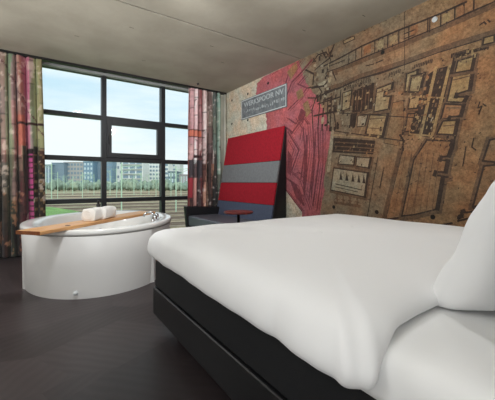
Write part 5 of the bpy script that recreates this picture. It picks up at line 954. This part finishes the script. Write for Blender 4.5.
# ---------------------------------------------------------------- outside
GZ = -4.0
bm = bmesh.new(); v = [bm.verts.new(p) for p in ((-400, 8, GZ), (700, 8, GZ), (700, 900, GZ), (-400, 900, GZ))]; bm.faces.new(v)
tag(struct('ground', bm, M['grass']), 'grassy rail yard ground beyond the window', 'ground')
bm = bmesh.new()
rows = []
for x, z in ((-16, -.2), (-5, -.42), (.4, -.58), (1.6, -.85), (2.8, -1.2), (5, -2.4), (8, GZ-.05)):
    rows.append([(x+.0, 9, z), (x+.1, 17, z), (x+.4, 24, z), (x+.2, 26, z-.25), (x-.3, 34, GZ-.05)])
loft(bm, rows, False, False, closed=False)
tag(struct('grass_bank', bm, M['bank'], smooth=True), 'green grass bank just outside the window', 'bank')
# railway tracks
ta = math.radians(-14)
def track_pt(u, v): return (u*math.cos(ta)-v*math.sin(ta), u*math.sin(ta)+v*math.cos(ta))
for k, v0 in enumerate((36, 42, 48, 55, 63, 72, 84, 98, 116, 140)):
    ox, oy = track_pt(0, v0)
    t = thing('railway_track', 'brown railway track on ballast crossing the yard outside', 'railway track', (ox, oy, GZ), ta, 'parallel railway tracks in the yard')
    obj('ballast', bxm(-90, 150, -1.5, 1.5, 0, .18), M['ballast'], t)
    for s2 in (-.72, .72): obj('rail', bxm(-90, 150, s2-.07, s2+.07, .18, .36), M['rail'], t)
# catenary masts (x, y, height)
def mast(x, y, hgt, r, arm):
    t = thing('catenary_mast', 'pale green steel mast rising from the rail yard', 'mast', (x, y, GZ), 0, 'pale green masts in the rail yard')
    b = bmesh.new(); tube(b, [(0, 0, 0), (0, 0, hgt)], r, 8); obj('pole', b, M['mast'], t)
    b = bmesh.new(); tube(b, [(0, 0, hgt-.6), (arm, -.3, hgt-.3)], r*.5, 6); tube(b, [(0, 0, hgt-1.5), (arm, -.3, hgt-.35)], r*.4, 6); obj('arm', b, M['mast'], t)
for (x, y, hg, r, arm) in MASTS: mast(x, y, hg, r, arm)
# buildings: facade from (x0,y0) to (x1,y1), depth away from the room
for (xa, ya, xb, yb, top, mk, kind, lab) in BUILDINGS:
    W_ = math.hypot(xb-xa, yb-ya); a = math.atan2(yb-ya, xb-xa); H = top-GZ
    t = thing('apartment_building' if 'apartment' in lab else 'office_building', lab, 'building', (xa, ya, GZ), a)
    bm = bxm(0, W_, 0, 14, 0, H)
    obj('wall', bm, M[mk], t)
    obj('roof', bxm(-.3, W_+.3, -.3, 14.3, H, H+.5), M[mk], t)
    nfl = max(2, int(H/3.1)); fh = H/nfl
    def wn(x0, x1, z0, z1, m='b_win'):
        obj('window', bxm(x0, x1, -.12, .02, z0, z1), M[m], t)
    if kind == 'bands':
        for k in range(nfl): wn(.5, W_-.5, k*fh+1.0, k*fh+fh-.6, 'b_win' if mk != 'b_glass' else 'b_blue')
    elif kind == 'stripe':
        for k in range(nfl): wn(.5, W_-.5-k*.8, k*fh+1.2, k*fh+fh-.9, 'b_blue')
    elif kind == 'slots':
        n = int(W_/1.9)
        for k in range(n): wn(k*W_/n+.5, k*W_/n+1.1, 1.5, H-1, 'b_winl')
    elif kind == 'balc':
        for k in range(1, nfl):
            for q0, q1 in ((.04, .30), (.36, .63), (.69, .96)):
                wn(q0*W_, q1*W_, k*fh+.9, k*fh+fh-.5)
        for k in range(1, nfl): obj('balcony', bxm(.03*W_, .97*W_, -1.3, -.13, k*fh+.5, k*fh+.8), M['b_white'], t)
    else:
        n = {'grid': int(W_/2.3), 'few': 4, 'bigwin': 3}[kind]; n = min(n, 11)
        for k in range(min(nfl, 8)):
            for i in range(n):
                f0 = .25 if kind == 'bigwin' else .32
                if kind == 'few' and (i+k) % 2: continue
                wn((i+.5-f0)*W_/n, (i+.5+f0)*W_/n, k*fh+.9, k*fh+fh-.7, 'b_win' if kind != 'bigwin' else 'b_winl')
# trees
def crown_mesh(seed):
    bm = bmesh.new(); bmesh.ops.create_icosphere(bm, subdivisions=3, radius=1)
    for v in bm.verts:
        n1 = noise.noise(v.co*1.6+Vector((seed, 0, 0)))*.35+noise.noise(v.co*4+Vector((seed, 3, 0)))*.28
        v.co = v.co*(1+n1)
    return bm
protos = []
for k in range(2):
    t = thing('tree', 'bushy green tree in the row before the far buildings' if k == 0 else 'pale green bushy tree in the row before the far buildings', 'tree', (0, 0, GZ), 0, 'trees at the far edge of the yard')
    c_ = obj('crown', crown_mesh(k*5+1), M['leaf' if k == 0 else 'leaf2'], t, smooth=True)
    b = bmesh.new(); tube(b, [(0, 0, 0), (0, 0, .45)], .04, 6); tr = obj('trunk', b, M['bark'], t)
    protos.append((t, c_, tr))
used = [False, False]
for (x, y, hg, rw, k) in TREES:
    t, c_, tr = protos[k]
    if used[k]:
        t2 = t.copy(); COL.objects.link(t2); c2 = c_.copy(); COL.objects.link(c2); c2.parent = t2; r2 = tr.copy(); COL.objects.link(r2); r2.parent = t2
        t, c_, tr = t2, c2, r2
    used[k] = True
    t.location = (x, y, GZ); t.rotation_euler = (0, 0, x*1.7)
    c_.location = (0, 0, hg*.55); c_.scale = (rw, rw, hg*.45); tr.scale = (hg*1, hg*1, hg*.6)

# ---------------------------------------------------------------- sky
w = D.worlds.new('sky'); scene.world = w; w.use_nodes = True
nt = w.node_tree; n = nt.nodes; l = nt.links; bg = n['Background']
tc = n.new('ShaderNodeTexCoord'); mp = n.new('ShaderNodeMapping'); mp.inputs['Scale'].default_value = (1.2, 1.2, 5.5); mp.inputs['Rotation'].default_value = (.12, .2, .4)
t = n.new('ShaderNodeTexNoise'); t.inputs['Scale'].default_value = 1.5; t.inputs['Detail'].default_value = 7; t.inputs['Roughness'].default_value = .55
l.new(tc.outputs['Generated'], mp.inputs['Vector']); l.new(mp.outputs['Vector'], t.inputs['Vector'])
r = n.new('ShaderNodeValToRGB'); r.color_ramp.elements[0].position = .38; r.color_ramp.elements[1].position = .62
r.color_ramp.elements[0].color = srgb(196,224,240); r.color_ramp.elements[1].color = srgb(240,246,249)
l.new(t.outputs['Fac'], r.inputs['Fac'])
sx = n.new('ShaderNodeSeparateXYZ'); l.new(tc.outputs['Generated'], sx.inputs[0])
mr = n.new('ShaderNodeMapRange'); mr.inputs[1].default_value = .0; mr.inputs[2].default_value = .16; l.new(sx.outputs['Z'], mr.inputs[0])
mx = n.new('ShaderNodeMixRGB'); mx.inputs['Color1'].default_value = srgb(236,241,243); l.new(mr.outputs[0], mx.inputs['Fac']); l.new(r.outputs['Color'], mx.inputs['Color2'])
l.new(mx.outputs['Color'], bg.inputs['Color']); bg.inputs['Strength'].default_value = SKY
# ---------------------------------------------------------------- added fill lights: unseen ceiling lamps above the camera side
for i, (x, y, e) in enumerate(FILL_LAMPS):
    t = thing('ceiling_fill_lamp', 'added round ceiling fill lamp, unseen, outside the frame', 'lamp', (x, y, CZ), 0, 'added ceiling fill lamps outside the frame')
    b = bmesh.new(); lathe(b, [(.14, -.03), (.14, 0)], 28); obj('housing', b, M['b_fill_lamp'], t, smooth=False)
    ld = D.lights.new('fill_lamp_light', 'AREA'); ld.shape = 'DISK'; ld.size = .3; ld.energy = e; ld.color = (.945, .975, 1)
    lo = D.objects.new('fill_lamp_light', ld); COL.objects.link(lo); lo.location = (x, y, CZ-.05)
for (x, y, z, e, r_) in FILL_POINTS:     # added point fill lights without fixtures, outside the frame
    ld = D.lights.new('fill_point_light', 'POINT'); ld.energy = e; ld.shadow_soft_size = r_; ld.color = (.945, .975, 1)
    lo = D.objects.new('fill_point_light', ld); COL.objects.link(lo); lo.location = (x, y, z)

for (x, y, z, tx, ty, tz, e, cone) in FILL_SPOTS:      # added fill spots without fixtures for bench corner, tub and ceiling
    ld = D.lights.new('fill_spot_light', 'SPOT'); ld.energy = e; ld.shadow_soft_size = .12; ld.spot_size = math.radians(cone); ld.spot_blend = 1; ld.color = (.945, .975, 1)
    lo = D.objects.new('fill_spot_light', ld); COL.objects.link(lo); lo.location = (x, y, z)
    lo.rotation_euler = (Vector((tx, ty, tz))-Vector((x, y, z))).to_track_quat('-Z', 'Y').to_euler()
# daylight outside: sun behind this building, lighting the yard and the facades opposite
sd = D.lights.new('sun', 'SUN'); sd.energy = SUN; sd.angle = .3; sd.color = (1, .98, .94)
so = D.objects.new('sun', sd); COL.objects.link(so); so.location = (0, -20, 30); so.rotation_euler = (math.radians(48), 0, math.radians(-15))
# added soft fill light before the plain rear wall, left of the headboard
ad_ = D.lights.new('rear_fill_light', 'AREA'); ad_.shape = 'RECTANGLE'; ad_.size = 1.5; ad_.size_y = 1.9; ad_.energy = REAR_FILL; ad_.color = (.945, .975, 1)
ao = D.objects.new('rear_fill_light', ad_); COL.objects.link(ao); ao.location = (-.7, BY+.03, 1.45); ao.rotation_euler = (math.radians(97), 0, 0)

# ---------------------------------------------------------------- camera
cd = D.cameras.new('camera'); cam = D.objects.new('camera', cd); COL.objects.link(cam); scene.camera = cam
cam.location = (0, 0, 1.05); cam.rotation_euler = (PI/2, 0, -math.atan2(.5705, .8213))
cd.sensor_width = 36; cd.sensor_fit = 'HORIZONTAL'; cd.lens = 36*306/495; cd.shift_y = -(200-182)/495; cd.clip_start = .02; cd.clip_end = 2000
vs = scene.view_settings; vs.view_transform = 'Standard'; vs.look = 'None'; vs.gamma = 1; vs.exposure = EXPO; vs.use_curve_mapping = False
